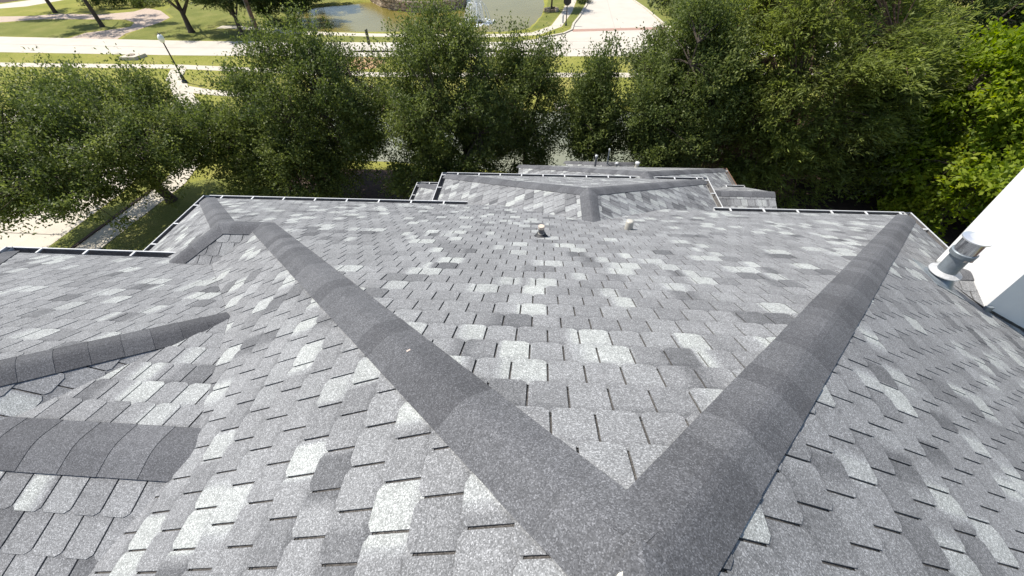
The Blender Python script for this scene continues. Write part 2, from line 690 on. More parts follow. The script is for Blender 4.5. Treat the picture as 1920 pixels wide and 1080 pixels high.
# left wing
lw_n = Slope(Q, (0, 1), PIT, [(LWX, LWY), (Q.x, Q.y), (-4.55, 4.03), (-7.63, 4.03)], 16, v0=0.02, mix=0.65)
lw_e = Slope((LWX, LWY, LWZ), (1, 0), PIT, [(LWX, YB), (-2.2, YB), (-2.2, 1.69), (Q.x, Q.y), (LWX, LWY)], 17, v0=0.05)
lw_w = Slope((LWX, LWY, LWZ), (-1, 0), PIT, [(LWX, LWY), (-7.63, 4.03), (-7.63, YB), (LWX, YB)], 18, v0=0.05)
# cricket between left wing and main roof
ck_n = Slope(CRK, (0, 1), 0.272, [(CRK.x, CRK.y), (Q.x, Q.y), (CRKX, CRK.y)], 19, v0=0.16, slab=0.05)
ck_s = Slope(CRK, (0, -1), 0.20, [(CRK.x, CRK.y), (CRKX, CRK.y), (CRKX - 0.8, -1.6), (CRK.x - 1.0, -1.6)], 20, v0=0.16, slab=0.05)
# front wing
yw = 6.38
w2_w = Slope((W2X, yw, W2Z), (-1, 0), PIT, [(W2X, 5.0), (W2X, yw - 0.2), (W2L, W2Y), (W2L, 5.0)], 21, v0=0.02, mix=1.8)
w2_e = Slope((W2X, yw, W2Z), (1, 0), PIT, [(W2X, 5.0), (W2R, 5.0), (W2R, W2Y), (W2X, yw - 0.2)], 22, v0=0.02, mix=1.8)
w2_n = Slope((W2X, yw - 0.2, W2Z), (0, 1), (W2Z - W2E) / (W2Y - yw + 0.2), [(W2X, yw - 0.2), (W2R, W2Y), (W2L, W2Y)], 23, v0=0.05)
slopes = [front, left, right, bump_w, bump_s, lw_n, lw_e, lw_w, ck_n, ck_s, w2_w, w2_e, w2_n]


def hip_roof(x0, x1, y0, y1, ze, seed):
    """lower hip wing running toward +Y, ridge along Y"""
    hw = (x1 - x0) / 2
    xm = (x0 + x1) / 2
    zr = ze + hw * PIT
    a = Slope((xm, y1 - hw, zr), (-1, 0), PIT, [(xm, y0), (xm, y1 - hw), (x0, y1), (x0, y0)], seed, mix=1.8)
    b = Slope((xm, y1 - hw, zr), (1, 0), PIT, [(xm, y0), (x1, y0), (x1, y1), (xm, y1 - hw)], seed + 1, mix=1.8)
    c = Slope((xm, y1 - hw, zr), (0, 1), PIT, [(xm, y1 - hw), (x1, y1), (x0, y1)], seed + 2)
    return a, b, c, xm, zr, y1 - hw


T3E = zz(-7.0)
t3 = hip_roof(-0.72, 6.12, 8.4, 13.0, T3E, 31)
T4E = zz(-7.85)
t4 = hip_roof(0.98, 3.66, 11.8, 14.95, T4E, 41)
TLE = zz(-7.0)
tl = hip_roof(-3.87, -0.4, 8.2, 11.63, TLE, 51)
# little gable to the right, ridge along X
GZ = zz(-6.0)
g_s = Slope((5.4, 9.93, GZ), (0, -1), PIT, [(3.9, 9.93), (3.9, 7.6), (6.22, 7.6), (6.22, 9.93)], 61, v0=0.02, mix=1.8)
g_n = Slope((5.4, 9.93, GZ), (0, 1), PIT, [(3.9, 9.93), (6.22, 9.93), (6.22, 11.4), (3.9, 11.4)], 62, v0=0.02)
# saddle behind the chimney
CHX, CHY0, CHY1 = 5.65, 3.87, 4.78
chm = (CHY0 + CHY1) / 2
sd_z = zz(-3.73)
sd_s = Slope((CHX, chm, sd_z), (0, -1), 0.42, [(CHX + 0.02, chm), (5.22, chm), (CHX + 0.02, CHY0 - 0.02)], 63, v0=0.07, slab=0.04)
sd_n = Slope((CHX, chm, sd_z), (0, 1), 0.42, [(CHX + 0.02, chm), (CHX + 0.02, CHY1 + 0.02), (5.22, chm)], 64, v0=0.07, slab=0.04)
slopes += list(t3[:3]) + list(t4[:3]) + list(tl[:3]) + [g_s, g_n, sd_s, sd_n]
for s in slopes:
    s.build(house)

ALL_TABS.sort(key=lambda t: -t[0])
for i, (area, sl, mb, rest) in enumerate(ALL_TABS):
    if i < 300 and area > 0:
        mb.build("shingle", M['shingle'], sl.obj)
    else:
        add_mb(rest, mb)
for s in slopes:
    if s.rest.f:
        o = s.rest.build("shingle_field", M['shingle'], s.obj)
        o["kind"] = "stuff"
    if s.seal.f:
        o = s.seal.build("sealant_strips", M['sealant'], s.obj)
        o["kind"] = "stuff"

# ridges and hips
hip(front.obj, (XR, YE, ZE), (AX, AY, AZ), front, right, 101)
hip(front.obj, (JX, JY, JZ), (AX, AY, AZ), front, left, 102)
hip(front.obj, (XL, YE, JZ - (YE - JY) * PIT), (PX, JY, JZ), front, bump_w, 103)
hip(bump_s.obj, (XL, 2 * JY - YE, JZ - (YE - JY) * PIT), (PX, JY, JZ), bump_s, bump_w, 104)
ridge_line(bump_s.obj, (PX - 0.045, JY, JZ), (JX + 0.1, JY, JZ), front.n, front.down, bump_s.n, bump_s.down, 105, drape=0.8)
ridge_line(right.obj, (AX, AY + 0.045, AZ), (AX, YB, AZ), left.n, left.down, right.n, right.down, 106, w=0.165, drape=0.8)
hip(lw_n.obj, Q, (LWX, LWY, LWZ), lw_n, lw_e, 107, w=0.15, step=0.185, tone0=0.25)
hip(lw_n.obj, (-7.6, 4.0, lw_n.z(-7.6, 4.0)), (LWX, LWY, LWZ), lw_n, lw_w, 108)
ridge_line(ck_n.obj, (CRK.x + 0.01, CRK.y, CRK.z), (CRKX - 0.15, CRK.y, CRK.z), ck_n.n, ck_n.down, ck_s.n, ck_s.down, 109, w=0.17, step=0.26, tone0=0.55)
ridge_line(w2_w.obj, (W2X, yw - 0.155, W2Z), (W2X, 5.0, W2Z), w2_w.n, w2_w.down, w2_e.n, w2_e.down, 110, drape=0.8)
hip(w2_w.obj, (W2L, W2Y, W2E), (W2X, yw - 0.2, W2Z), w2_w, w2_n, 111)
hip(w2_e.obj, (W2R, W2Y, W2E), (W2X, yw - 0.2, W2Z), w2_e, w2_n, 112)
for (a, b, c, xm, zr, yr), (x0, x1, y0, y1, ze), sd in ((t3, (-0.72, 6.12, 8.4, 13.0, T3E), 120), (t4, (0.98, 3.66, 11.8, 14.95, T4E), 124), (tl, (-3.87, -0.4, 8.2, 11.63, TLE), 128)):
    ridge_line(a.obj, (xm, y0, zr), (xm, yr, zr), a.n, a.down, b.n, b.down, sd, far=True)
    hip(a.obj, (x0, y1, ze), (xm, yr, zr), a, c, sd + 1, far=True)
    hip(b.obj, (x1, y1, ze), (xm, yr, zr), b, c, sd + 2, far=True)
ridge_line(g_s.obj, (6.22, 9.93, GZ), (3.9, 9.93, GZ), g_s.n, g_s.down, g_n.n, g_n.down, 132, far=True)
ridge_line(sd_s.obj, (CHX, chm, sd_z), (5.25, chm, sd_z + 0.004), sd_s.n, sd_s.down, sd_n.n, sd_n.down, 133, w=0.12, far=True)

# gutters: the trough's lip stands just past the shingles
GO = 0.03
gutter(house, (XL - GO, YE + GO, ZE - 0.015), (-1.42, YE + GO, ZE - 0.015), (0, 1, 0), 0.66, seed=1)
gutter(house, (3.36, YE + GO, ZE - 0.015), (XR + GO, YE + GO, ZE - 0.015), (0, 1, 0), 0.62, seed=2)
gutter(house, (XL - GO, 2 * JY - YE, ZE - 0.015), (XL - GO, YE + 0.14, ZE - 0.015), (-1, 0, 0), 0.62)
gutter(house, (XR + GO, YB, ZE - 0.015), (XR + GO, YE + 0.14, ZE - 0.015), (1, 0, 0), 0.62)
LWE = lw_n.z(-5, 4.03) - 0.015
gutter(house, (-7.75, 4.06, LWE), (-4.62, 4.06, LWE), (0, 1, 0), 0.72, phase=0.55)
gutter(house, (-7.66, YB, LWE), (-7.66, 4.18, LWE), (-1, 0, 0), 0.72)
gutter(house, (W2L - GO, 5.2, W2E - 0.015), (W2L - GO, W2Y + 0.14, W2E - 0.015), (-1, 0, 0), 0.6, phase=0.62)
gutter(house, (W2R + GO, 5.2, W2E - 0.015), (W2R + GO, W2Y + 0.14, W2E - 0.015), (1, 0, 0), 0.6, phase=0.62)
gutter(house, (W2L - GO, W2Y + GO, W2E - 0.015), (W2R + GO, W2Y + GO, W2E - 0.015), (0, 1, 0), 0.55)
gutter(house, (-3.9, 8.3, TLE - 0.015), (-3.9, 11.77, TLE - 0.015), (-1, 0, 0), 0.6)
gutter(house, (-3.9, 11.66, TLE - 0.015), (-0.4, 11.66, TLE - 0.015), (0, 1, 0), 0.6)
gutter(house, (5.4, 11.43, g_n.z(5, 11.4) - 0.015), (6.25, 11.43, g_n.z(5, 11.4) - 0.015), (0, 1, 0), 0.6)
M['rust'] = plain("rusty_gutter", (0.30, 0.17, 0.11), 0.7, 0, 0.5, 14)
rg = gutter(house, (6.15, 9.0, T3E - 0.015), (6.15, 13.1, T3E - 0.015), (1, 0, 0), 0.9)
rg.data.materials[0] = M['rust']
rg["label"] = "rusty brown gutter on the lower roof"

# walls below the eaves
def wall_box(x0, x1, y0, y1, z1, base=0.0):
    m = MB()
    m.box((x0, y0, base), (x1, y1, z1))
    m.build("wall", M['brick'], house)


wall_box(XL + 0.45, XR - 0.45, YB + 0.4, YE - 0.45, ZE - 0.12)
wall_box(-7.2, XL + 0.44, YB + 0.4, 3.55, LWE - 0.15)
wall_box(W2L + 0.4, W2R - 0.4, YE - 0.44, W2Y - 0.4, W2E - 0.12)
wall_box(-0.3, 5.7, W2Y - 0.39, 12.6, T3E - 0.12)
wall_box(1.3, 3.3, 12.61, 14.5, T4E - 0.12)
wall_box(-3.5, -0.31, W2Y - 0.39, 11.2, TLE - 0.12)
m = MB()
m.hexa([(6.0, 8.6, zz(-7.4)), (6.1, 8.6, zz(-7.4)), (6.1, 11.2, zz(-7.4)), (6.0, 11.2, zz(-7.4))], [(6.0, 9.93, GZ - 0.14), (6.1, 9.93, GZ - 0.14), (6.1, 9.94, GZ - 0.14), (6.0, 9.94, GZ - 0.14)])
m.build("wall", M['stucco'], house)

# chimney: white stucco shaft with cap, flashing at its foot
m = MB()
m.box((CHX, CHY0, 0.0), (7.35, CHY1, zz(0.35)))
ch = m.build("chimney", M['stucco'], house)
m = MB()
m.box((CHX - 0.06, CHY0 - 0.06, zz(0.352)), (7.41, CHY1 + 0.06, zz(0.47)))
m.build("chimney_cap", M['stucco'], ch)
fl = MB()
for i in range(7):                                     # step flashing up the near side
    x = CHX - 0.02 + i * 0.17
    za, zb = right.z(x, CHY0), right.z(x + 0.19, CHY0)
    fl.hexa([(x, CHY0 - 0.012, za + 0.012), (x + 0.185, CHY0 - 0.012, zb + 0.012), (x + 0.185, CHY0 - 0.003, zb + 0.012), (x, CHY0 - 0.003, za + 0.012)],
            [(x, CHY0 - 0.012, za + 0.045), (x + 0.185, CHY0 - 0.012, zb + 0.045), (x + 0.185, CHY0 - 0.003, zb + 0.045), (x, CHY0 - 0.003, za + 0.045)])
fl.build("step_flashing", plain("dark_flashing", (0.07, 0.07, 0.075), 0.5, 0.3), ch)
m = MB()
zc = right.z(CHX, CHY0)
m.box((CHX - 0.035, CHY0 - 0.05, zc + 0.005), (CHX + 0.05, CHY0 - 0.013, zc + 0.075))
m.build("corner_flashing", M['galv'], ch)

# flue pipe with storm collar and rain cap on the right face
FX, FY = 4.97, 4.02
FZ = right.z(FX, FY)
fp = MB()
H0 = FZ + 0.13
fp.lathe((FX, FY, 0), [(0.098, H0 - 0.05), (0.098, FZ + 0.45)], 28)
flue = fp.build("flue_pipe", M['galv'], house, smooth=False)
m = MB()
cc = right
b = []
def on_r(dx, dy, h): return Vector((FX + dx, FY + dy, right.z(FX + dx, FY + dy))) + right.n * h
m.hexa([on_r(-0.25, -0.24, 0.0), on_r(0.24, -0.24, 0.0), on_r(0.24, 0.24, 0.0), on_r(-0.25, 0.24, 0.0)], [on_r(-0.25, -0.24, 0.014), on_r(0.24, -0.24, 0.014), on_r(0.24, 0.24, 0.014), on_r(-0.25, 0.24, 0.014)])
m.build("flashing_plate", M['galv'], flue)
m = MB()
rows = []
for t in (0, 0.5, 1):
    r = 0.185 + (0.105 - 0.185) * t
    row = []
    for k in range(28):
        a = 2 * math.pi * k / 28
        x, y = FX + r * math.cos(a), FY + r * math.sin(a)
        zb = right.z(x, y) + 0.012
        row.append((x, y, zb + (H0 - zb) * t))
    rows.append(row)
m.grid(rows, close=True)
m.build("cone_flashing", M['galv'], flue, smooth=True)
m = MB()
m.lathe((FX, FY, H0 + 0.0), [(0.165, 0.0), (0.163, 0.008), (0.106, 0.034), (0.1, 0.036)], 32)
m.build("storm_collar", plain("pale_collar", (0.56, 0.56, 0.55), 0.55, 0.3, 0.3, 30), flue)
m = MB()
m.lathe((FX, FY, FZ), [(0.099, 0.40), (0.125, 0.405), (0.128, 0.455), (0.118, 0.462)], 32)
m.build("cap_band", M['galv'], flue)
m = MB()
m.lathe((FX, FY, FZ), [(0.112, 0.463), (0.112, 0.625)], 36)
m.build("cap_body", M['bright_steel'], flue, smooth=False)
m = MB()
m.lathe((FX, FY, FZ), [(0.134, 0.626), (0.138, 0.63), (0.138, 0.642), (0.08, 0.658), (0.02, 0.662)], 36)
m.build("cap_lid", plain("bright_lid", (0.78, 0.79, 0.80), 0.35, 0.8), flue)
m = MB()
for dx, dy in ((-0.03, -0.1), (0.045, -0.095)):
    m.box((FX + dx, FY + dy - 0.004, FZ + 0.365), (FX + dx + 0.03, FY + dy + 0.01, FZ + 0.392))
m.build("cap_clip", M['bright_steel'], flue)

# small vents on the front face
vx, vy = 0.042, 4.13
vz = front.z(vx, vy)
m = MB()
m.lathe((vx, vy, vz), [(0.05, -0.05), (0.036, 0.02), (0.036, 0.15)], 16)
pv = m.build("plumbing_vent", M['lead'], house)
m = MB()
def on_f(x, y, h): return Vector((x, y, front.z(x, y))) + front.n * h
rows = []
for r, h in ((0.088, 0.006), (0.086, 0.016), (0.066, 0.03), (0.058, 0.05), (0.042, 0.058), (0.038, 0.062)):
    rows.append([Vector((vx + r * math.cos(2 * math.pi * k / 20), vy + r * math.sin(2 * math.pi * k / 20), 0)) for k in range(20)])
    for q in range(20):
        p = rows[-1][q]
        t = min(1, (h - 0.006) / 0.04)
        p.z = front.z(p.x, p.y) * (1 - t) + vz * t + h
m.grid(rows, close=True)
m.build("rubber_boot", M['rubber'], pv, smooth=True)
m = MB()
m.lathe((vx, vy, vz), [(0.039, 0.05), (0.041, 0.058), (0.039, 0.066)], 16)
m.build("boot_ring", M['pvc'], pv)
m = MB()
m.lathe((vx, vy, vz), [(0.037, 0.128), (0.0385, 0.13), (0.0385, 0.165), (0.034, 0.167)], 16)
m.build("pipe_rim", plain("cream_rim", (0.55, 0.46, 0.37), 0.6), pv)

bx, by = 1.262, 4.74
m = MB()
bz = front.z(bx, by)
m.lathe((bx, by, bz), [(0.058, -0.06), (0.056, 0.03), (0.051, 0.135), (0.047, 0.148), (0.026, 0.154)], 20)
m.build("exhaust_vent", M['pvc'], house, smooth=True)

for (x, y, r, h, mt, zb) in ((1.83, 12.75, 0.036, 0.36, 'lead', None), (2.36, 13.55, 0.024, 0.52, 'galv', None), (2.66, 13.45, 0.055, 0.22, 'pvc', None), (3.2, 12.75, 0.06, 0.14, 'pvc', None), (1.62, 13.3, 0.09, 0.08, 'pvc', None)):
    sl = t3[2] if y < 13.0 else (t4[0] if x < 2.32 else t4[1])
    zb = sl.z(x, y)
    m = MB()
    m.lathe((x, y, zb), [(r * 1.5, -0.06), (r, 0.05), (r, h)], 14)
    o = m.build("roof_vent", M[mt], house)
    m = MB()
    m.lathe((x, y, zb + h), [(r * 1.1, 0.001), (r * 1.25, 0.01), (r * 1.2, 0.05), (r * 0.5, 0.07)], 14)
    m.build("vent_cap", M['white_metal'], o)

# ------------------------------------------------------------------ debris on the ridge
def chip(name, label, cat, p, r, mat, seed, n, flat=0.3):
    rng = random.Random(seed)
    m = MB()
    k = 9
    n = Vector(n)
    a = n.orthogonal().normalized()
    b = n.cross(a)
    ring = []
    for i in range(k):
        t = 2 * math.pi * i / k
        rr = r * rng.uniform(0.6, 1.1)
        ring.append(Vector(p) + a * math.cos(t) * rr * 1.4 + b * math.sin(t) * rr * 0.8)
    m.hexa([q for q in ring], [q + n * r * flat * rng.uniform(0.7, 1.3) - (q - Vector(p)) * 0.15 for q in ring])
    o = m.build(name, mat)
    tag(o, label, cat)
    return o


M['chip'] = plain("cream_chip", (0.78, 0.74, 0.6), 0.7)
M['leaf_litter'] = plain("dry_brown_leaf", (0.30, 0.17, 0.09), 0.8, 0, 0.4, 60)
hp = left.P0
chip("paint_chip", "cream paint chip lying on the dark ridge caps at the photo's bottom edge", "chip", (0.247, 0.238, AZ + 0.008 - 0.016), 0.014, M['chip'], 5, (0, 0, 1))
chip("mortar_crumb", "small cream crumb on the ridge caps above the paint chip", "crumb", (0.315, 0.333, AZ - 0.022), 0.006, M['chip'], 6, (0, 0, 1))
chip("dry_leaf", "tiny reddish brown leaf scrap on the ridge caps where the hips meet", "leaf", (0.312, 0.40, AZ - 0.052), 0.006, M['leaf_litter'], 7, (0, 0, 1))
s_ = 0.98
chip("bird_dropping", "pinkish white speck on the left hip caps", "speck", (AX - s_ + 0.02, AY + s_ + 0.0, AZ - s_ * 0.5 + 0.013), 0.013, plain("pinkish_speck", (0.6, 0.48, 0.4), 0.8), 8, (0, 0.2, 1))

# ------------------------------------------------------------------ ground
def pip(px, py, poly):
    inside = np.zeros(px.shape, bool)
    n = len(poly)
    for i in range(n):
        x0, y0 = poly[i]
        x1, y1 = poly[(i + 1) % n]
        c = (y0 > py) != (y1 > py)
        with np.errstate(divide='ignore', invalid='ignore'):
            xi = (x1 - x0) * (py - y0) / (y1 - y0 + 1e-12) + x0
        inside ^= c & (px < xi)
    return inside


def poly_dist(px, py, poly):
    d = np.full(px.shape, 1e9)
    n = len(poly)
    for i in range(n):
        a = np.array(poly[i]); b = np.array(poly[(i + 1) % n])
        ab = b - a
        t = np.clip(((px - a[0]) * ab[0] + (py - a[1]) * ab[1]) / (ab @ ab), 0, 1)
        d = np.minimum(d, np.hypot(px - a[0] - t * ab[0], py - a[1] - t * ab[1]))
    return d


def smooth_poly(p, it=2):
    for _ in range(it):
        q = []
        for i in range(len(p)):
            a, b = p[i], p[(i + 1) % len(p)]
            q += [(a[0] * .75 + b[0] * .25, a[1] * .75 + b[1] * .25), (a[0] * .25 + b[0] * .75, a[1] * .25 + b[1] * .75)]
        p = q
    return p


POND = smooth_poly([(-24.8, 46.2), (-24.6, 48.0), (-26.4, 50.3), (-29.0, 54.0), (-28.0, 57.5), (-24.7, 58.4), (-22.0, 60.5), (-17.5, 57.0), (-13.5, 55.8), (-11.2, 57.0), (-11.2, 62.0), (-12.2, 74.0), (-2.0, 75.3), (-0.4, 60.2), (-0.6, 54.0), (-1.4, 49.7), (-2.2, 46.6), (-6.4, 46.2), (-11.7, 46.1), (-17.1, 46.1), (-21.4, 46.1)], 1)
CREEK = smooth_poly([(-16.5, 21.5), (-14.0, 19.8), (-9.0, 20.2), (-3.0, 19.4), (2.5, 19.0), (8.0, 20.0), (11, 22.5), (9.5, 26.0), (4.0, 27.2), (-1.0, 26.6), (-6.0, 27.6), (-11.5, 28.4), (-15.5, 26.5)], 1)

xs = np.concatenate([np.linspace(-600, -84, 14), np.arange(-80, 34, 0.55), np.linspace(36, 600, 14)])
ys = np.concatenate([np.linspace(-400, -8, 9), np.arange(-5, 84, 0.55), np.linspace(88, 900, 16)])
gx, gy = np.meshgrid(xs, ys)
gz = np.zeros_like(gx)
for poly, dep in ((POND, 1.2), (CREEK, 0.9)):
    ins = pip(gx, gy, poly)
    d = poly_dist(gx, gy, poly)
    sd = np.where(ins, d, -d)
    t = np.clip((sd + 0.5) / 1.2, 0, 1)
    gz = np.minimum(gz, -dep * t * t * (3 - 2 * t))
nx, ny = len(xs), len(ys)
idx = np.arange(nx * ny).reshape(ny, nx)
quads = np.stack([idx[:-1, :-1], idx[:-1, 1:], idx[1:, 1:], idx[1:, :-1]], -1).reshape(-1, 4)


def np_mesh(name, verts, quads, mats, attrs=None, smooth=False):
    me = bpy.data.meshes.new(name)
    nv, nf, k = len(verts), len(quads), quads.shape[1]
    me.vertices.add(nv)
    me.vertices.foreach_set("co", np.asarray(verts, np.float32).ravel())
    me.loops.add(nf * k)
    me.loops.foreach_set("vertex_index", np.asarray(quads, np.int32).ravel())
    me.polygons.add(nf)
    me.polygons.foreach_set("loop_start", np.arange(0, nf * k, k, dtype=np.int32))
    me.polygons.foreach_set("loop_total", np.full(nf, k, np.int32))
    if smooth:
        me.polygons.foreach_set("use_smooth", np.ones(nf, bool))
    for a, vals in (attrs or {}).items():
        at = me.attributes.new(a, 'FLOAT', 'POINT')
        at.data.foreach_set("value", np.asarray(vals, np.float32))
    for m_ in mats:
        me.materials.append(m_)
    me.update()
    me.validate()
    return me


def grass_material(name, a, b, c, big=0.25):
    m = bpy.data.materials.new(name)
    nt, N, L, B = nodes_of(m)
    pos = world_pos(N)
    r = ramp(N, [(0.3, a), (0.52, b), (0.72, c)])
    L.new(noise(N, L, pos, big, 7, 0.62), r.inputs[0])
    r2 = ramp(N, [(0.25, 0.55), (0.5, 1.0), (0.75, 1.35)])
    L.new(noise(N, L, pos, 9, 5, 0.75), r2.inputs[0])
    cc_ = mixcol(N, L, 1.0, r.outputs[0], r2.outputs[0], 'MULTIPLY')
    L.new(cc_, B.inputs["Base Color"])
    B.inputs["Roughness"].default_value = 0.95
    B.inputs["Specular IOR Level"].default_value = 0.1
    bp = N.new("ShaderNodeBump")
    bp.inputs["Strength"].default_value = 0.8
    bp.inputs["Distance"].default_value = 0.05
    L.new(noise(N, L, pos, 14, 4, 0.8), bp.inputs["Height"])
    L.new(bp.outputs[0], B.inputs["Normal"])
    return m


M['grass'] = grass_material("sunlit_grass", (0.175, 0.19, 0.035), (0.255, 0.25, 0.058), (0.33, 0.285, 0.095))
M['lawn'] = grass_material("green_lawn", (0.13, 0.15, 0.036), (0.18, 0.19, 0.05), (0.24, 0.225, 0.075), 0.5)
M['concrete'] = plain("pale_concrete", (0.56, 0.50, 0.40), 0.9, 0, 0.16, 1.2)
M['road'] = plain("pale_concrete_road", (0.54, 0.49, 0.41), 0.9, 0, 0.12, 0.6)
M['paver'] = plain("pinkish_pavers", (0.50, 0.39, 0.30), 0.9, 0, 0.25, 3.0)
M['mulch'] = plain("brown_mulch", (0.10, 0.06, 0.04), 0.95, 0, 0.6, 5.0, 0.03, c2=(0.035, 0.022, 0.016))
M['dirt'] = plain("orange_dirt", (0.45, 0.28, 0.14), 0.95, 0, 0.3, 2.0)
M['red_brick'] = plain("red_brick_band", (0.40, 0.25, 0.19), 0.9, 0, 0.2, 4)
M['joint'] = plain("dark_joint", (0.12, 0.10, 0.08), 0.95)

gm = np_mesh("ground", np.stack([gx.ravel(), gy.ravel(), gz.ravel()], -1), quads, [M['grass']], smooth=True)
go = bpy.data.objects.new("ground", gm)
place(go)
tag(go, kind="structure")


def sheet(name, poly, z, mat, kind="structure", thick=None):
    m = MB()
    a = sum(poly[i][0] * poly[(i + 1) % len(poly)][1] - poly[(i + 1) % len(poly)][0] * poly[i][1] for i in range(len(poly)))
    if a < 0:
        poly = list(reversed(poly))
    if thick:
        m.hexa([(x, y, z - thick) for x, y in poly], [(x, y, z) for x, y in poly])
    else:
        m.face([(x, y, z) for x, y in poly])
    o = m.build(name, mat)
    tag(o, kind=kind)
    return o


ROAD_N = [(-140, 46.5), (-90, 42.4), (-49.6, 38.5), (-31.7, 37.75), (-14.5, 37.6), (0, 37.75), (2.2, 37.9), (70, 38.4)]
ROAD_F = [(70, 43.0), (12.9, 42.6), (0.0, 42.15), (-15.8, 41.85), (-33.6, 42.25), (-55, 43.7), (-90, 48.0), (-140, 53.5)]
sheet("road", ROAD_N + ROAD_F, 0.008, M['road'])
SS_L = [(-2.6, 42.1), (-0.6, 43.2), (0.7, 44.0), (1.7, 44.7), (2.6, 46.1), (2.9, 48.6), (3.6, 51.5), (4.7, 57.2), (5.0, 60.1), (5.2, 67), (5.2, 120)]
SS_R = [(12.5, 120), (10.2, 66.7), (10.2, 60.0), (11.0, 54.9), (11.6, 48.5), (12.4, 45.0), (13.6, 42.6)]
sheet("side_street", SS_L + SS_R, 0.012, M['road'])


def strip(name, pts, w, z, mat, thick=None):
    L_, R_ = [], []
    P = [Vector((x, y, 0)) for x, y in pts]
    for i, p in enumerate(P):
        d = (P[min(i + 1, len(P) - 1)] - P[max(i - 1, 0)]).normalized()
        n = Vector((-d.y, d.x, 0)) * w / 2
        L_.append((p.x + n.x, p.y + n.y))
        R_.append((p.x - n.x, p.y - n.y))
    m = MB()
    for i in range(len(P) - 1):
        q = [R_[i], R_[i + 1], L_[i + 1], L_[i]]
        if thick:
            m.hexa([(x, y, z - thick) for x, y in q], [(x, y, z) for x, y in q])
        else:
            m.face([(x, y, z) for x, y in q])
    o = m.build(name, mat)
    tag(o, kind="structure")
    return o


strip("kerb", [(-0.55, 43.3), (0.75, 44.1), (1.75, 44.8), (2.55, 46.1), (2.85, 48.6), (3.55, 51.5), (4.65, 57.2), (4.95, 60.1), (5.1, 80)], 0.2, 0.11, M['concrete'], 0.11)
strip("kerb", [(12.6, 45.0), (11.75, 48.5), (11.1, 54.9), (10.3, 60), (10.3, 80)], 0.2, 0.11, M['concrete'], 0.11)
strip("road_joint", [(-140, 50.0), (-90, 45.2), (-52, 41.1), (-33, 40.0), (-14.5, 39.75), (0, 39.9), (13, 40.3)], 0.07, 0.0165, plain("joint_stain", (0.42, 0.37, 0.31), 0.9))
strip("road_joint", [(6.6, 42.5), (7.3, 60), (8, 100)], 0.05, 0.0165, bpy.data.materials["joint_stain"])
strip("brick_band", [(2.6, 46.0), (11.8, 46.9)], 0.9, 0.016, M['red_brick'])
strip("sidewalk", [(-34.0, 47.4), (-32.4, 47.4), (-29.2, 46.6), (-24.4, 45.2), (-16.6, 44.35), (-8.7, 44.15), (-3.4, 44.25), (-0.9, 44.9), (1.1, 47.7), (2.35, 54.0), (3.1, 60.1), (3.4, 80)], 1.1, 0.008, M['concrete'])
strip("sidewalk", [(-140, 43.0), (-90, 39.0), (-46.2, 35.05), (-38, 34.85), (-30, 34.75), (-22, 33.9), (-13, 33.15), (1.6, 33.3), (30, 33.8)], 1.0, 0.008, M['concrete'])
strip("path", [(-18.45, -10), (-18.45, 12), (-18.2, 17), (-19.2, 21), (-22.5, 25.5), (-26.2, 29.5), (-28.4, 32.0), (-29.6, 34.3)], 1.15, 0.012, M['concrete'])
strip("path", [(-27.8, 30.4), (-24, 29.2), (-20, 28.6)], 0.9, 0.016, M['concrete'])
sheet("driveway", [(-20.2, -12), (-20.2, 16), (-21.0, 20), (-23.5, 23.5), (-28, 25.5), (-60, 26.5), (-60, -12)], 0.006, M['concrete'])
for i, p in enumerate(([(-36, 12.9), (-20.22, 12.7)], [(-34, 17.8), (-20.6, 17.6)], [(-24.9, -12), (-24.9, 24)])):
    strip("driveway_joint", p, 0.035, 0.0105, M['joint'])
strip("grass_verge", [(-19.65, -10), (-19.65, 12), (-19.5, 17), (-20.4, 21.3)], 1.05, 0.0155, M['lawn'])
strip("verge_edge", [(-19.08, -10), (-19.08, 12), (-18.85, 17)], 0.14, 0.05, M['mulch'], 0.05)
sheet("lawn", [(-17.85, -10), (-17.85, 12), (-17.6, 17), (-14, 19), (-6, 18), (-6, 8), (-6, -10)], 0.004, M['lawn'])
sheet("mulch_bed", [(-13.5, 18.8), (-12.5, 15), (-8, 12.2), (-3, 12.5), (7, 9), (7, -8), (40, -8), (46, 20), (30, 25), (12, 19.2), (0, 18.6)], 0.012, M['mulch'])
sheet("paved_drive", [(-47.0, 43.1), (-46.9, 45.1), (-45.3, 46.3), (-43.9, 47.6), (-44.9, 49.4), (-46.9, 50.7), (-52.6, 50.9), (-57.1, 51.0), (-60.9, 49.5), (-65.0, 48.6), (-80, 47), (-80, 50), (-68.3, 51.6), (-63.7, 52.3), (-59.9, 52.5), (-57.5, 53.6), (-51.9, 53.2), (-48.9, 54.6), (-48.7, 56.5), (-45.9, 55.1), (-42.3, 51.6), (-41.9, 49.4), (-42.1, 47.2), (-42.4, 44.9), (-41.6, 42.7)], 0.006, M['paver'])
sheet("driveway", [(-74.5, 56.2), (-68.1, 56.5), (-65.6, 57.7), (-64.2, 61.0), (-62, 70), (-68, 70), (-68.6, 62), (-70.6, 59.0), (-78, 58.5)], 0.006, M['concrete'])
sheet("mulch_bed", [(-90, 59.5), (-71, 60), (-69.5, 63), (-69, 72), (-90, 72)], 0.006, M['mulch'])
sheet("lawn", [(-47.5, 43.3), (-47.4, 45.3), (-44.6, 47.6), (-45.4, 49.0), (-47.0, 50.2), (-57.1, 50.5), (-60.9, 49.0), (-65.0, 48.1), (-80, 46.6), (-80, 46.4)], 0.004, M['lawn'])
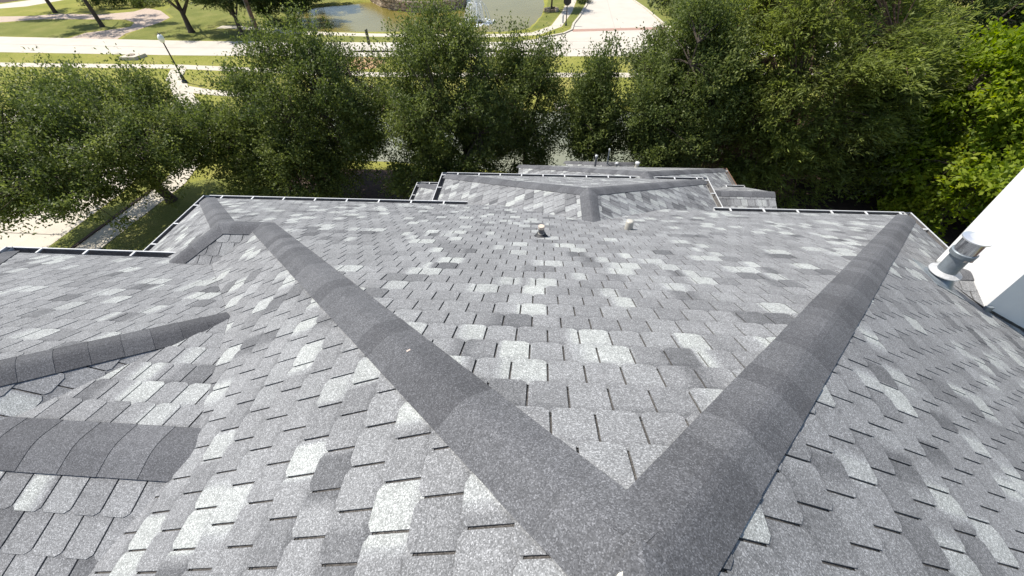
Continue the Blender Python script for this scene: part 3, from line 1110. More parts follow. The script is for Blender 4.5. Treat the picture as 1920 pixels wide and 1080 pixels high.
sheet("lawn", [(-41.2, 42.8), (-42, 45.0), (-41.6, 49.4), (-42.0, 51.8), (-45.6, 55.4), (-47, 62), (-24, 62), (-29, 58), (-30, 54), (-27, 50), (-25.5, 46.6), (-29, 46.0), (-32, 46.8), (-34.5, 47.0), (-25, 44.3), (-16.6, 43.6), (-4, 43.5), (-1.4, 43.8), (-1.8, 42.3), (-16, 42.1), (-33.6, 42.5)], 0.004, M['lawn'])
sheet("lawn", [(-1.6, 45.6), (0.4, 47.9), (1.7, 54.0), (2.4, 60.1), (2.6, 90), (0.3, 90), (0.2, 60), (0.0, 54), (-0.8, 49.7), (-1.4, 46.4)], 0.0045, M['lawn'])
sheet("lawn", [(1.75, 47.2), (2.55, 47.2), (2.75, 48.9), (3.4, 51.5), (4.5, 57.2), (4.8, 60.1), (4.95, 90), (4.1, 90), (3.75, 60.1), (3.0, 54.0), (1.9, 48.9)], 0.0085, M['lawn'])
sheet("lawn", [(12.7, 45), (11.9, 48.6), (11.2, 55), (10.45, 60), (10.45, 90), (40, 90), (40, 44)], 0.0045, M['lawn'])
sheet("dirt_patch", [(-15.9, 37.4), (-14.2, 37.4), (-12.9, 36.2), (-13.3, 34.6), (-14.6, 34.3), (-15.8, 35.4)], 0.004, M['dirt'])


def water_material(name, c, c2, rough, bump):
    m = bpy.data.materials.new(name)
    nt, N, L, B = nodes_of(m)
    pos = world_pos(N)
    r = ramp(N, [(0.35, c), (0.7, c2)])
    L.new(noise(N, L, pos, 0.18, 4), r.inputs[0])
    L.new(r.outputs[0], B.inputs["Base Color"])
    B.inputs["Roughness"].default_value = rough
    B.inputs["IOR"].default_value = 1.33
    B.inputs["Specular IOR Level"].default_value = 0.3
    bp = N.new("ShaderNodeBump")
    bp.inputs["Strength"].default_value = 0.35
    bp.inputs["Distance"].default_value = bump
    L.new(noise(N, L, pos, 2.6, 3, 0.6), bp.inputs["Height"])
    L.new(bp.outputs[0], B.inputs["Normal"])
    return m


wp = water_material("olive_pond_water", (0.165, 0.135, 0.03), (0.195, 0.16, 0.042), 0.18, 0.05)
wc = water_material("grey_creek_water", (0.20, 0.215, 0.16), (0.24, 0.24, 0.17), 0.05, 0.03)


def grow(poly, k):
    cx = sum(p[0] for p in poly) / len(poly)
    cy = sum(p[1] for p in poly) / len(poly)
    return [(cx + (x - cx) * (1 + k), cy + (y - cy) * (1 + k)) for x, y in poly]


def water(name, poly, z, mat):
    x = [p[0] for p in poly]; y = [p[1] for p in poly]
    return sheet(name, [(min(x) - .6, min(y) - .6), (max(x) + .6, min(y) - .6), (max(x) + .6, max(y) + .6), (min(x) - .6, max(y) + .6)], z, mat)


water("pond_water", POND, -0.16, wp)
water("creek_water", CREEK, -0.2, wc)

# ------------------------------------------------------------------ trees
def leaf_material(name, dark, mid, lite, trans=0.3):
    m = bpy.data.materials.new(name)
    nt, N, L, B = nodes_of(m)
    at = N.new("ShaderNodeAttribute")
    at.attribute_name = "tone"
    r = ramp(N, [(0.0, dark), (0.5, mid), (1.0, lite)])
    L.new(at.outputs["Fac"], r.inputs[0])
    L.new(r.outputs[0], B.inputs["Base Color"])
    B.inputs["Roughness"].default_value = 0.48
    B.inputs["Specular IOR Level"].default_value = 0.2
    tr = N.new("ShaderNodeBsdfTranslucent")
    hs = N.new("ShaderNodeHueSaturation")
    hs.inputs["Saturation"].default_value = 1.15
    hs.inputs["Value"].default_value = 1.3
    L.new(r.outputs[0], hs.inputs["Color"])
    L.new(hs.outputs[0], tr.inputs[0])
    mx = N.new("ShaderNodeMixShader")
    mx.inputs[0].default_value = trans
    L.new(B.outputs[0], mx.inputs[1])
    L.new(tr.outputs[0], mx.inputs[2])
    L.new(mx.outputs[0], N["Material Output"].inputs[0])
    return m


M['oak_leaf'] = leaf_material("oak_leaves", (0.05, 0.073, 0.022), (0.12, 0.152, 0.042), (0.245, 0.275, 0.088), 0.45)
M['cedar_leaf'] = leaf_material("cedar_sprays", (0.08, 0.085, 0.035), (0.20, 0.24, 0.06), (0.35, 0.40, 0.10), 0.5)
M['lime_leaf'] = leaf_material("bright_green_leaves", (0.10, 0.155, 0.015), (0.22, 0.295, 0.028), (0.40, 0.44, 0.05), 0.55)
M['dark_leaf'] = leaf_material("dark_far_leaves", (0.03, 0.05, 0.017), (0.06, 0.088, 0.026), (0.11, 0.14, 0.04), 0.35)
M['grey_leaf'] = leaf_material("grey_green_leaves", (0.09, 0.105, 0.045), (0.16, 0.185, 0.075), (0.25, 0.27, 0.125), 0.4)
M['bark'] = plain("grey_brown_bark", (0.10, 0.075, 0.055), 0.95, 0, 0.5, 9, 0.02)
M['cedar_bark'] = plain("reddish_cedar_bark", (0.20, 0.12, 0.085), 0.95, 0, 0.5, 9, 0.02)
M['dead'] = plain("dead_brown_twigs", (0.13, 0.10, 0.075), 0.95, 0, 0.4, 12)


DENS, LEAFK = 1.9, 1.08


def unit(a):
    return a / (np.linalg.norm(a, axis=-1, keepdims=True) + 1e-9)


def lobes(rs, dirs, amp=0.22, n=7):
    c = unit(rs.normal(size=(n, 3)))
    a = rs.uniform(-1, 1, n)
    out = np.ones(len(dirs))
    for i in range(n):
        out += amp * a[i] * np.exp(-3.5 * (1 - dirs @ c[i]))
    return out


def leaf_mesh(name, ctr, ax, nrm, ln, wd, tone, mat):
    s = unit(np.cross(nrm, ax))
    ln = ln[:, None]; wd = wd[:, None]
    nn = unit(np.cross(ax, s))
    v = np.stack([ctr - ax * ln / 2, ctr + s * wd / 2 + nn * ln * 0.06, ctr + ax * ln / 2, ctr - s * wd / 2 + nn * ln * 0.06], 1).reshape(-1, 3)
    q = np.arange(len(ctr) * 4).reshape(-1, 4)
    return np_mesh(name, v, q, [mat], {"tone": np.repeat(tone, 4)})


def make_tree(name, label, cat, base, center, radii, kind='oak', seed=1, n=380, group=None, lean=(0, 0), trunk_r=0.16, leaf=0.10, mat='oak_leaf', low=-0.85, density=1.0, shoots=0.25, forks=7, fork_h=0.33, per=(9, 12), bark='bark', extra=None):
    rs = np.random.RandomState(seed)
    rng = random.Random(seed)
    n = int(n * DENS)
    leaf *= LEAFK
    if extra:
        extra = [(a_, b_, int(c_ * DENS)) for a_, b_, c_ in extra]
    base = Vector((base[0], base[1], -0.03))
    root = empty(name, label, cat, base, group)
    C = np.array(center, float)
    R = np.array(radii, float)
    # cluster centres: mostly in the shell, uneven outline
    nb_ = max(6, n // 7)
    d0 = unit(rs.normal(size=(nb_ * 3, 3)))
    d0 = d0[d0[:, 2] > low][:nb_]
    nb_ = len(d0)
    lob = lobes(rs, d0, 0.34, 11) * rs.uniform(0.82, 1.1, nb_)
    sh0 = np.where(rs.uniform(size=nb_) < 0.8, rs.uniform(0.82, 1.0, nb_), rs.uniform(0.35, 0.8, nb_))
    B0 = C + d0 * R * (lob * sh0)[:, None]
    P = np.repeat(B0, 7, 0) + rs.normal(size=(nb_ * 7, 3)) * np.array([0.36, 0.36, 0.12 if kind == 'cedar' else 0.30]) * (0.6 + 0.12 * R.max())
    if kind == 'oak':                       # upright plumes rather than balls
        od = unit(unit(d0 / R) * 0.55 + np.array([0, 0, 0.75]) + rs.normal(size=(nb_, 3)) * 0.25)
        tt = rs.uniform(-0.8, 0.28, (nb_, 7, 1)) * (0.55 + 0.14 * R.max())
        P = (B0[:, None, :] + od[:, None, :] * tt + rs.normal(size=(nb_, 7, 3)) * 0.27).reshape(-1, 3)
    d = unit((P - C) / R)
    btone = np.repeat(rs.normal(size=nb_) * 0.11, 7)
    shell = np.repeat(sh0, 7)
    if extra:
        for (ex, er, en) in extra:
            dd = unit(rs.normal(size=(en, 3)))
            pp = np.array(ex) + dd * np.array(er) * rs.uniform(0.5, 1, en)[:, None]
            P = np.vstack([P, pp]); d = np.vstack([d, unit(pp - C)]); shell = np.concatenate([shell, np.ones(en)]); btone = np.concatenate([btone, np.zeros(en)])
    keep = P[:, 2] > 0.35
    P, d, shell, btone = P[keep], d[keep], shell[keep], btone[keep]
    nt_, nl = per
    nt_ = max(3, int(nt_ * density))
    out = unit(d / R)
    K = len(P)
    sc = leaf / 0.10
    if kind == 'oak':
        td = unit(out[:, None, :] * 0.75 + np.array([0, 0, 0.6]) + rs.normal(size=(K, nt_, 3)) * 0.38)
        tl_ = rs.uniform(0.3, 0.75, (K, nt_)) * (0.8 + 0.2 * sc)
        sh = (rs.uniform(size=(K, nt_)) < shoots) & (out[:, None, 2] > 0.25)
        td[sh] = unit(td[sh] * 0.35 + np.array([0, 0, 1.0]) + rs.normal(size=(sh.sum(), 3)) * 0.16)
        tl_ = np.where(sh, tl_ * 1.25, tl_)
    elif kind == 'cedar':
        flat = out * np.array([1, 1, 0.15])
        td = unit(unit(flat)[:, None, :] * 0.9 + np.array([0, 0, 0.12]) + rs.normal(size=(K, nt_, 3)) * np.array([0.55, 0.55, 0.22]))
        tl_ = rs.uniform(0.5, 1.15, (K, nt_))
    else:
        td = unit(out[:, None, :] * 0.6 + np.array([0, 0, -0.15]) + rs.normal(size=(K, nt_, 3)) * 0.6)
        tl_ = rs.uniform(0.3, 0.65, (K, nt_)) * (0.8 + 0.2 * sc)
    st = P[:, None, :] + rs.normal(size=(K, nt_, 3)) * 0.16
    f = (np.arange(nl) + 0.5) / nl
    f = np.clip(f[None, None, :] + rs.normal(size=(K, nt_, nl)) * 0.05, 0, 1.05)
    spread = 0.055 * sc if kind != 'cedar' else 0.05
    ctr = st[:, :, None, :] + td[:, :, None, :] * (tl_[:, :, None] * f)[..., None] + rs.normal(size=(K, nt_, nl, 3)) * spread
    if kind == 'cedar':
        ctr[..., 2] -= (f ** 2) * 0.12
    ax = unit(td[:, :, None, :] * (0.7 if kind != 'cedar' else 1.6) + rs.normal(size=ctr.shape) * 0.6)
    nb = unit(np.array([0, 0, 0.8]) + out[:, None, None, :] * 0.5 + rs.normal(size=ctr.shape) * 0.6)
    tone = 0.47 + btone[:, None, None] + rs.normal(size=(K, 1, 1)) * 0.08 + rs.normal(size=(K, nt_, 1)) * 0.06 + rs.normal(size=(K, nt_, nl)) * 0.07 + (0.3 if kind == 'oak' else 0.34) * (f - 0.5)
    m = ctr.reshape(-1, 3)
    cnt = len(m)
    if kind == 'cedar':
        L_ = rs.uniform(1.2, 2.1, cnt) * leaf; W_ = rs.uniform(0.26, 0.42, cnt) * leaf
    elif kind == 'lime':
        L_ = rs.uniform(0.9, 1.5, cnt) * leaf; W_ = rs.uniform(0.5, 0.75, cnt) * leaf
    else:
        L_ = rs.uniform(0.7, 1.2, cnt) * leaf; W_ = rs.uniform(0.38, 0.6, cnt) * leaf
    bl = np.array(base)
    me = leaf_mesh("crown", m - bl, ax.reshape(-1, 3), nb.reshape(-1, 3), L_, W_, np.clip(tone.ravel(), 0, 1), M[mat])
    cr = bpy.data.objects.new("crown", me)
    place(cr, root, base)
    # trunk, limbs and twigs
    tm = MB()
    top = Vector(C) + Vector((0, 0, R[2] * 0.1))
    fork = base.lerp(Vector((base.x + (top.x - base.x) * 0.35 + lean[0], base.y + (top.y - base.y) * 0.35 + lean[1], top.z)), fork_h)
    mid = base.lerp(fork, 0.5) + Vector((rng.uniform(-.06, .06), rng.uniform(-.06, .06), 0))
    flare = base + Vector((0, 0, 0.25))
    tm.tube([base - Vector((0, 0, 0.1)), flare, mid, fork, fork.lerp(top, 0.5), top], [trunk_r * 1.5, trunk_r * 1.1, trunk_r * 0.95, trunk_r * 0.8, trunk_r * 0.5, trunk_r * 0.2], 9)
    limb_ends = []
    for k in range(forks):
        a = 2 * math.pi * (k + rng.random() * 0.6) / forks
        e = Vector(C) + Vector((math.cos(a) * R[0] * 0.72, math.sin(a) * R[1] * 0.72, R[2] * rng.uniform(-0.35, 0.65)))
        s0 = fork.lerp(top, rng.uniform(0.0, 0.5))
        mm = s0.lerp(e, 0.5) + Vector((0, 0, R[2] * 0.12))
        tm.tube([s0, mm, e], [trunk_r * 0.45, trunk_r * 0.28, trunk_r * 0.08], 6)
        limb_ends += [mm, s0.lerp(mm, 0.6), mm.lerp(e, 0.5), e]
    nodes = np.array([tuple(v) for v in limb_ends])
    for k in range(0, K, 3 if kind != 'cedar' else 2):
        j = np.argmin(((nodes - P[k]) ** 2).sum(1))
        a = Vector(nodes[j]); b = Vector(P[k])
        if (a - b).length < max(R) * 0.9:
            tm.tube([a, a.lerp(b, 0.5) + Vector((0, 0, 0.08)), b], [0.025, 0.018, 0.008], 4, cap=False)
    tm.build("trunk", M[bark], root, loc=base, tone=False)
    return root


GR = "oaks in a row behind the house"
make_tree("oak_tree", "broad live oak overhanging the pale driveway, far left of the row behind the house", "tree", (-17.3, 15.5), (-17.7, 13.8, 3.75), (4.3, 3.7, 1.45), seed=3, n=560, group=GR, trunk_r=0.2, leaf=0.105, forks=9, low=-0.75, shoots=0.06, extra=[((-17.6, 11.5, 3.2), (2.2, 1.2, 0.6), 45), ((-15.4, 14.6, 3.5), (1.6, 1.6, 0.9), 50), ((-14.2, 16.0, 2.9), (1.2, 1.4, 1.3), 55)])
make_tree("oak_tree", "wide live oak right of the acorn lamp, behind the roof's left corner gutter", "tree", (-10.4, 16.6), (-9.75, 16.7, 3.5), (2.9, 2.7, 2.35), seed=5, n=500, group=GR, trunk_r=0.19, leaf=0.10, forks=9, extra=[((-10.6, 15.0, 1.5), (3.1, 1.5, 1.2), 90), ((-12.3, 15.9, 2.5), (1.3, 1.3, 1.6), 70)])
make_tree("oak_tree", "tall live oak in front of the fountain, above the front wing's gutter", "tree", (-3.1, 16.8), (-3.7, 17.0, 3.9), (2.2, 2.0, 3.0), seed=8, n=360, group=GR, trunk_r=0.17, leaf=0.10, extra=[((-4.3, 16.2, 3.2), (1.7, 1.2, 2.2), 60), ((-4.6, 15.2, 1.5), (2.2, 1.3, 1.1), 70)])
make_tree("oak_tree", "narrow live oak just right of the fountain, crowding the tall one", "tree", (-0.7, 18.0), (-0.9, 18.0, 3.5), (1.5, 1.4, 2.7), seed=9, n=230, group=GR, trunk_r=0.13, leaf=0.10)
make_tree("oak_tree", "small slender live oak below the entrance street, over the vent pipes", "tree", (2.3, 17.6), (2.2, 17.4, 3.4), (1.15, 1.2, 2.5), seed=14, n=170, group=GR, trunk_r=0.12, leaf=0.10)
make_tree("oak_tree", "tall bushy live oak right of the entrance street, beside the olive cedar", "tree", (5.4, 17.0), (5.3, 17.0, 4.2), (2.0, 2.0, 3.7), seed=21, n=430, group=GR, trunk_r=0.19, leaf=0.10)
make_tree("cedar_tree", "large olive green cedar with drooping sprays and brown dead twigs, right of the oaks", "tree", (11.2, 17.2), (9.9, 18.0, 4.3), (3.6, 3.0, 3.5), kind='cedar', seed=31, n=640, trunk_r=0.24, leaf=0.11, mat='cedar_leaf', forks=12, fork_h=0.25, bark='cedar_bark', per=(10, 13), low=-0.9)
make_tree("elm_tree", "bright lime green leafy tree beside the white chimney", "tree", (17.2, 15.9), (16.9, 15.4, 3.7), (3.5, 2.8, 3.1), kind='lime', seed=41, n=430, trunk_r=0.17, leaf=0.15, mat='lime_leaf', per=(8, 11), low=-0.95)
make_tree("oak_tree", "dark leafy tree in the shade between the cedar and the lime green tree", "tree", (14.0, 17.2), (13.6, 17.6, 2.6), (1.6, 1.5, 2.0), seed=45, n=150, trunk_r=0.12, leaf=0.12, mat='oak_leaf')
# behind the right-hand trees
make_tree("oak_tree", "dark tree rising behind the cedar and the lime green tree", "tree", (20.5, 24.5), (20.0, 24.5, 5.6), (3.4, 2.6, 4.4), seed=51, n=260, trunk_r=0.2, leaf=0.14, mat='dark_leaf')
make_tree("oak_tree", "grey green tree behind the lime green tree at the top right corner", "tree", (26.5, 25.0), (26.5, 25.0, 5.4), (4.0, 3.0, 4.6), seed=52, n=280, trunk_r=0.2, leaf=0.14, mat='grey_leaf')
make_tree("oak_tree", "pale leafy tree peeking out between the oaks and the cedar at the top", "tree", (9.6, 27.0), (9.2, 27.0, 5.0), (3.0, 2.4, 4.2), kind='lime', seed=53, n=200, trunk_r=0.18, leaf=0.14, mat='grey_leaf')
make_tree("oak_tree", "green tree far behind the cedar", "tree", (15.5, 27.0), (15.5, 27.0, 5.6), (4.0, 2.8, 4.8), seed=54, n=260, trunk_r=0.2, leaf=0.14, mat='oak_leaf')
# across the road
make_tree("yard_tree", "single trunk yard tree standing on the lawn inside the paved drive", "tree", (-47.1, 47.6), (-49.6, 49.0, 6.2), (4.2, 4.0, 2.6), seed=61, n=170, trunk_r=0.2, leaf=0.2, mat='dark_leaf', per=(6, 8), fork_h=0.5)
make_tree("yard_tree", "slim dark trunked yard tree on the upper lawn, nearest the top left corner", "tree", (-58.4, 54.1), (-60.0, 55.0, 6.5), (3.4, 3.2, 2.6), seed=62, n=130, trunk_r=0.2, leaf=0.2, mat='dark_leaf', per=(6, 8), fork_h=0.5)
make_tree("yard_tree", "spreading many limbed tree on the lawn beside the paved drive", "tree", (-35.6, 45.3), (-36.6, 46.6, 4.2), (4.2, 3.4, 1.6), seed=63, n=190, trunk_r=0.26, leaf=0.16, mat='grey_leaf', per=(6, 7), forks=9, fork_h=0.3, low=-0.5)
make_tree("cedar_tree", "dark cedar with a bare lower trunk left of the utility pole", "tree", (-29.3, 43.6), (-30.4, 45.8, 3.9), (3.0, 2.4, 2.2), kind='cedar', seed=64, n=230, trunk_r=0.2, leaf=0.17, mat='dark_leaf', per=(7, 8), low=-0.7)
make_tree("yard_tree", "dark tree overhanging the pond's left shore", "tree", (-26.3, 47.6), (-27.2, 50.2, 2.9), (3.4, 2.8, 2.3), seed=65, n=260, trunk_r=0.17, leaf=0.18, mat='dark_leaf', per=(7, 8), low=-0.8)
make_tree("yard_tree", "dense tree behind the pond's left shore, right of the overhanging one", "tree", (-29.0, 57.0), (-29.5, 57.2, 3.2), (5.4, 3.0, 3.0), seed=66, n=260, trunk_r=0.2, leaf=0.2, mat='dark_leaf', per=(7, 8))
make_tree("young_tree", "young round tree in a stone ring beside the pond, by the side street", "tree", (0.6, 54.4), (0.6, 54.8, 3.3), (1.7, 1.6, 1.3), seed=68, n=90, trunk_r=0.09, leaf=0.17, mat='dark_leaf', per=(7, 8), fork_h=0.6)


def bush(name, label, base, r, seed, n, mat, leaf=0.15, per=(6, 8)):
    rs = np.random.RandomState(seed)
    root = empty(name, label, "shrub" if name != "hedge" else "hedge", (base[0], base[1], 0))
    d = unit(rs.normal(size=(n * 2, 3)))
    d = d[d[:, 2] > -0.1][:n]
    P = np.array([base[0], base[1], r[2] * 0.25 + (base[2] if len(base) > 2 else 0)]) + d * np.array(r) * (lobes(rs, d, 0.3) * rs.uniform(0.6, 1, len(d)))[:, None] * np.array([1, 1, 0.8])
    k = per[0] * per[1]
    ctr = (P[:, None, :] + rs.normal(size=(len(P), k, 3)) * 0.22).reshape(-1, 3)
    ctr[:, 2] = np.maximum(ctr[:, 2], (base[2] if len(base) > 2 else 0) + 0.02)
    ax = unit(rs.normal(size=ctr.shape) + np.array([0, 0, 0.5]))
    nb = unit(rs.normal(size=ctr.shape) * 0.7 + np.array([0, 0, 0.8]))
    tone = np.clip(0.45 + np.repeat(rs.normal(size=len(P)) * 0.13, k) + rs.normal(size=len(ctr)) * 0.1, 0, 1)
    me = leaf_mesh("foliage", ctr - np.array([base[0], base[1], 0]), ax, nb, rs.uniform(0.7, 1.2, len(ctr)) * leaf, rs.uniform(0.4, 0.6, len(ctr)) * leaf, tone, M[mat])
    o = bpy.data.objects.new("foliage", me)
    place(o, root, (base[0], base[1], 0))
    m = MB()
    rng = random.Random(seed)
    for i in range(5):
        a = rng.uniform(0, 6.28)
        m.tube([(base[0], base[1], 0), (base[0] + math.cos(a) * r[0] * .4, base[1] + math.sin(a) * r[1] * .4, r[2] * .7)], [0.04, 0.015], 5)
    m.build("stem", M['bark'], root, loc=(base[0], base[1], 0), tone=False)
    return root


bush("shrub", "dark rounded shrub mass at the top left behind the paved drive", (-53.3, 57.0), (3.4, 2.0, 2.0), 71, 90, 'dark_leaf', 0.2)
bush("shrub", "pale green lit shrub beside the dark one, at the bend of the paved drive", (-49.3, 57.4), (1.9, 1.2, 1.2), 72, 50, 'oak_leaf', 0.2)
bush("shrub", "dark clipped shrub at the kerb of the side street", (4.3, 58.6), (0.9, 0.9, 0.9), 73, 40, 'dark_leaf', 0.14)
bush("shrub", "low shrub on the bank right of the side street, behind the oak", (13.4, 52.5), (1.6, 1.8, 1.5), 74, 50, 'oak_leaf', 0.18)
bush("shrub", "dark low bush at the creek edge behind the far roof", (-0.4, 18.4), (1.3, 0.6, 0.7), 75, 45, 'dark_leaf', 0.12)
bush("hedge", "clipped dark hedge along the top of the curved stone wall", (-14.6, 56.6, 0.9), (5.0, 1.0, 0.9), 76, 150, 'dark_leaf', 0.16)

# ------------------------------------------------------------------ curved stone retaining wall
wall_pts = [(-24.6, 63.4), (-23.0, 61.6), (-21.5, 60.0), (-19.5, 57.2), (-17.5, 55.7), (-15.5, 54.7), (-13.5, 54.4), (-11.6, 54.8), (-10.2, 56.0), (-9.8, 58.2), (-9.9, 60.4), (-11.0, 67.3)]
rw = empty("retaining_wall", "curved tan stone retaining wall rising from the pond", "wall", (-14.5, 55, -0.2))
st = MB(); core = MB()
rng = random.Random(9)
dense = []
for a, b in zip(wall_pts[:-1], wall_pts[1:]):
    for k in range(6):
        t = k / 6
        dense.append(Vector((a[0] + (b[0] - a[0]) * t, a[1] + (b[1] - a[1]) * t, 0)))
dense.append(Vector((*wall_pts[-1], 0)))
for i in range(len(dense) - 1):
    a, b = dense[i], dense[i + 1]
    d = (b - a); ln = d.length; d.normalize()
    n = Vector((d.y, -d.x, 0))
    core.hexa([a, b, b - n * 0.4, a - n * 0.4], [v + Vector((0, 0, 0.88)) for v in (a, b, b - n * 0.4, a - n * 0.4)])
    for r in range(4):
        z0 = -0.35 + r * 0.31
        h = 0.29
        ks = max(1, int(round(ln / 0.42)))
        for k in range(ks):
            s0 = a + d * (ln * k / ks + 0.012); s1 = a + d * (ln * (k + 1) / ks - 0.012)
            o_ = rng.uniform(0.03, 0.09)
            j = rng.uniform(-0.02, 0.02)
            st.hexa([s0 + Vector((0, 0, z0)), s0 + n * o_ + Vector((0, 0, z0 + .02)), s1 + n * o_ + Vector((0, 0, z0 + .02)), s1 + Vector((0, 0, z0))],
                    [s0 + Vector((0, 0, z0 + h + j)), s0 + n * o_ * .8 + Vector((0, 0, z0 + h - .03 + j)), s1 + n * o_ * .8 + Vector((0, 0, z0 + h - .03)), s1 + Vector((0, 0, z0 + h))], rng.random())
tanst = bpy.data.materials.new("tan_stone")
nt, N, L, B = nodes_of(tanst)
at = N.new("ShaderNodeAttribute"); at.attribute_name = "tone"
r = ramp(N, [(0.0, (0.22, 0.16, 0.10)), (0.5, (0.42, 0.32, 0.22)), (1.0, (0.55, 0.45, 0.34))])
L.new(at.outputs["Fac"], r.inputs[0]); L.new(r.outputs[0], B.inputs["Base Color"]); B.inputs["Roughness"].default_value = 0.95
core.build("wall_core", M['joint'], rw)
o = st.build("stones", tanst, rw); o["kind"] = "stuff"
sheet("island_ground", [(-24.2, 64), (-21.3, 60.4), (-19.3, 57.6), (-17.4, 56.1), (-15.5, 55.1), (-13.5, 54.8), (-11.7, 55.2), (-10.6, 56.2), (-10.3, 58.2), (-10.4, 60.4), (-11.6, 67), (-14, 74), (-24, 74)], 0.86, M['lawn'], thick=1.4)

# fountain: float ring and thin arcing jets of water
fo = empty("fountain", "white water fountain spraying from the pond", "fountain", (-7.2, 50.2, -0.15))
M['spray'] = plain("white_spray", (0.85, 0.87, 0.88), 0.3)
m = MB()
m.lathe((-7.2, 50.2, -0.2), [(0.55, 0.0), (0.6, 0.06), (0.55, 0.14), (0.12, 0.16)], 20)
m.build("float", M['rubber'], fo)
rng = random.Random(4)
for k in range(22):
    a = 2 * math.pi * k / 22 + rng.uniform(-.06, .06)
    rr = rng.uniform(1.05, 1.6) if k % 2 else rng.uniform(0.4, 0.8)
    hh_ = rng.uniform(1.5, 2.0) if k % 2 else rng.uniform(2.3, 2.9)
    j = MB()
    pts = []
    for q in range(11):
        t = q / 10
        pts.append((-7.2 + math.cos(a) * rr * t, 50.2 + math.sin(a) * rr * t, -0.05 + hh_ * 4 * t * (1 - t)))
    j.tube(pts, [0.014 + 0.0022 * q for q in range(11)], 5)
    j.build("water_jet", M['spray'], fo)
m = MB()
m.tube([(-7.2, 50.2, -0.05), (-7.2, 50.2, 1.6), (-7.2, 50.2, 3.1)], [0.07, 0.06, 0.02], 7)
m.build("water_jet", M['spray'], fo)
m = MB()
for k in range(90):
    a = rng.uniform(0, 6.28); rr = rng.uniform(0.9, 1.9)
    x, y = -7.2 + math.cos(a) * rr, 50.2 + math.sin(a) * rr
    s = rng.uniform(0.05, 0.16)
    m.hexa([(x + s * math.cos(t) * 1.3, y + s * math.sin(t), -0.17) for t in (0, 1.2, 2.5, 3.8, 5.0)], [(x + s * .7 * math.cos(t) * 1.3, y + s * .7 * math.sin(t), -0.13) for t in (0, 1.2, 2.5, 3.8, 5.0)])
o = m.build("foam", M['spray'], fo); o["kind"] = "stuff"

# ------------------------------------------------------------------ street furniture
M['black_metal'] = plain("black_painted_metal", (0.02, 0.021, 0.024), 0.4)
M['globe'] = plain("milky_globe", (0.82, 0.84, 0.80), 0.25)
lx, ly = -26.94, 31.1
lamp = empty("street_lamp", "black post street lamp with a white acorn globe beside the walkway", "street lamp", (lx, ly, 0))
m = MB()
m.lathe((lx, ly, 0), [(0.19, 0.0), (0.19, 0.12), (0.13, 0.2), (0.12, 0.5), (0.075, 0.58), (0.055, 0.65), (0.045, 2.62), (0.06, 2.64), (0.06, 2.68)], 14)
m.build("post", M['black_metal'], lamp)
m = MB()
m.lathe((lx, ly, 2.68), [(0.10, 0.0), (0.13, 0.05), (0.19, 0.2), (0.2, 0.3), (0.15, 0.42), (0.08, 0.5)], 16)
m.build("globe", M['globe'], lamp, smooth=True)
m = MB()
m.lathe((lx, ly, 3.18), [(0.085, 0.001), (0.06, 0.05), (0.02, 0.08), (0.012, 0.17)], 12)
m.build("finial", M['black_metal'], lamp)

ux, uy = -27.5, 43.5
up_ = empty("utility_pole", "tall brown wooden utility pole beside the road", "utility pole", (ux, uy, 0))
m = MB()
m.tube([(ux, uy, -0.2), (ux, uy, 5), (ux, uy, 10.5)], [0.17, 0.15, 0.11], 12)
m.build("pole", plain("weathered_pole_wood", (0.17, 0.105, 0.07), 0.9, 0, 0.5, 7), up_)
m = MB()
m.tube([(ux - 0.17, uy - 0.06, 0.0), (ux - 0.15, uy - 0.06, 6.5)], [0.05, 0.05], 8)
m.build("conduit", plain("grey_conduit", (0.30, 0.28, 0.25), 0.7), up_)

# stop sign seen from behind
sx, sy = 2.05, 47.9
sg = empty("stop_sign", "octagonal traffic sign seen from behind on a black post at the side street corner", "traffic sign", (sx, sy, 0))
m = MB()
m.lathe((sx, sy, 0), [(0.1, 0), (0.1, 0.12), (0.05, 0.2), (0.042, 2.0)], 10)
m.build("post", M['black_metal'], sg)
m = MB()
oct_ = [(math.cos(math.pi / 8 + k * math.pi / 4) * 0.40, math.sin(math.pi / 8 + k * math.pi / 4) * 0.40) for k in range(8)]
m.hexa([(sx + a, sy + 0.045, 2.05 + b) for a, b in oct_], [(sx + a, sy + 0.075, 2.05 + b) for a, b in oct_])
m.build("sign_panel", M['black_metal'], sg)
o = empty("bollard", "short white marker post beside the octagonal sign", "post", (1.75, 49.0, 0))
m = MB()
m.lathe((1.75, 49.0, 0), [(0.09, 0), (0.09, 0.6), (0.07, 0.72), (0.02, 0.78)], 12)
m.build("post", M['white_metal'], o)

kx, ky = -14.35, 37.2
sg2 = empty("road_sign", "narrow road sign seen edge on beside the guard rail", "traffic sign", (kx, ky, 0))
m = MB()
m.tube([(kx, ky, 0), (kx, ky, 2.15)], [0.035, 0.035], 8)
m.build("post", plain("grey_green_post", (0.16, 0.16, 0.13), 0.6, 0.4), sg2)
m = MB()
dd = Vector((0.20, 0.98, 0)).normalized(); pp = Vector((dd.y, -dd.x, 0)) * 0.012
w_ = 0.2
c0 = Vector((kx - 0.06, ky, 0))
m.hexa([c0 - dd * w_ + pp + Vector((0, 0, 1.0)), c0 + dd * w_ + pp + Vector((0, 0, 1.0)), c0 + dd * w_ - pp + Vector((0, 0, 1.0)), c0 - dd * w_ - pp + Vector((0, 0, 1.0))],
       [c0 - dd * w_ + pp + Vector((0, 0, 2.1)), c0 + dd * w_ + pp + Vector((0, 0, 2.1)), c0 + dd * w_ - pp + Vector((0, 0, 2.1)), c0 - dd * w_ - pp + Vector((0, 0, 2.1))])
m.build("sign_panel", plain("sign_back", (0.16, 0.17, 0.14), 0.5, 0.5), sg2)

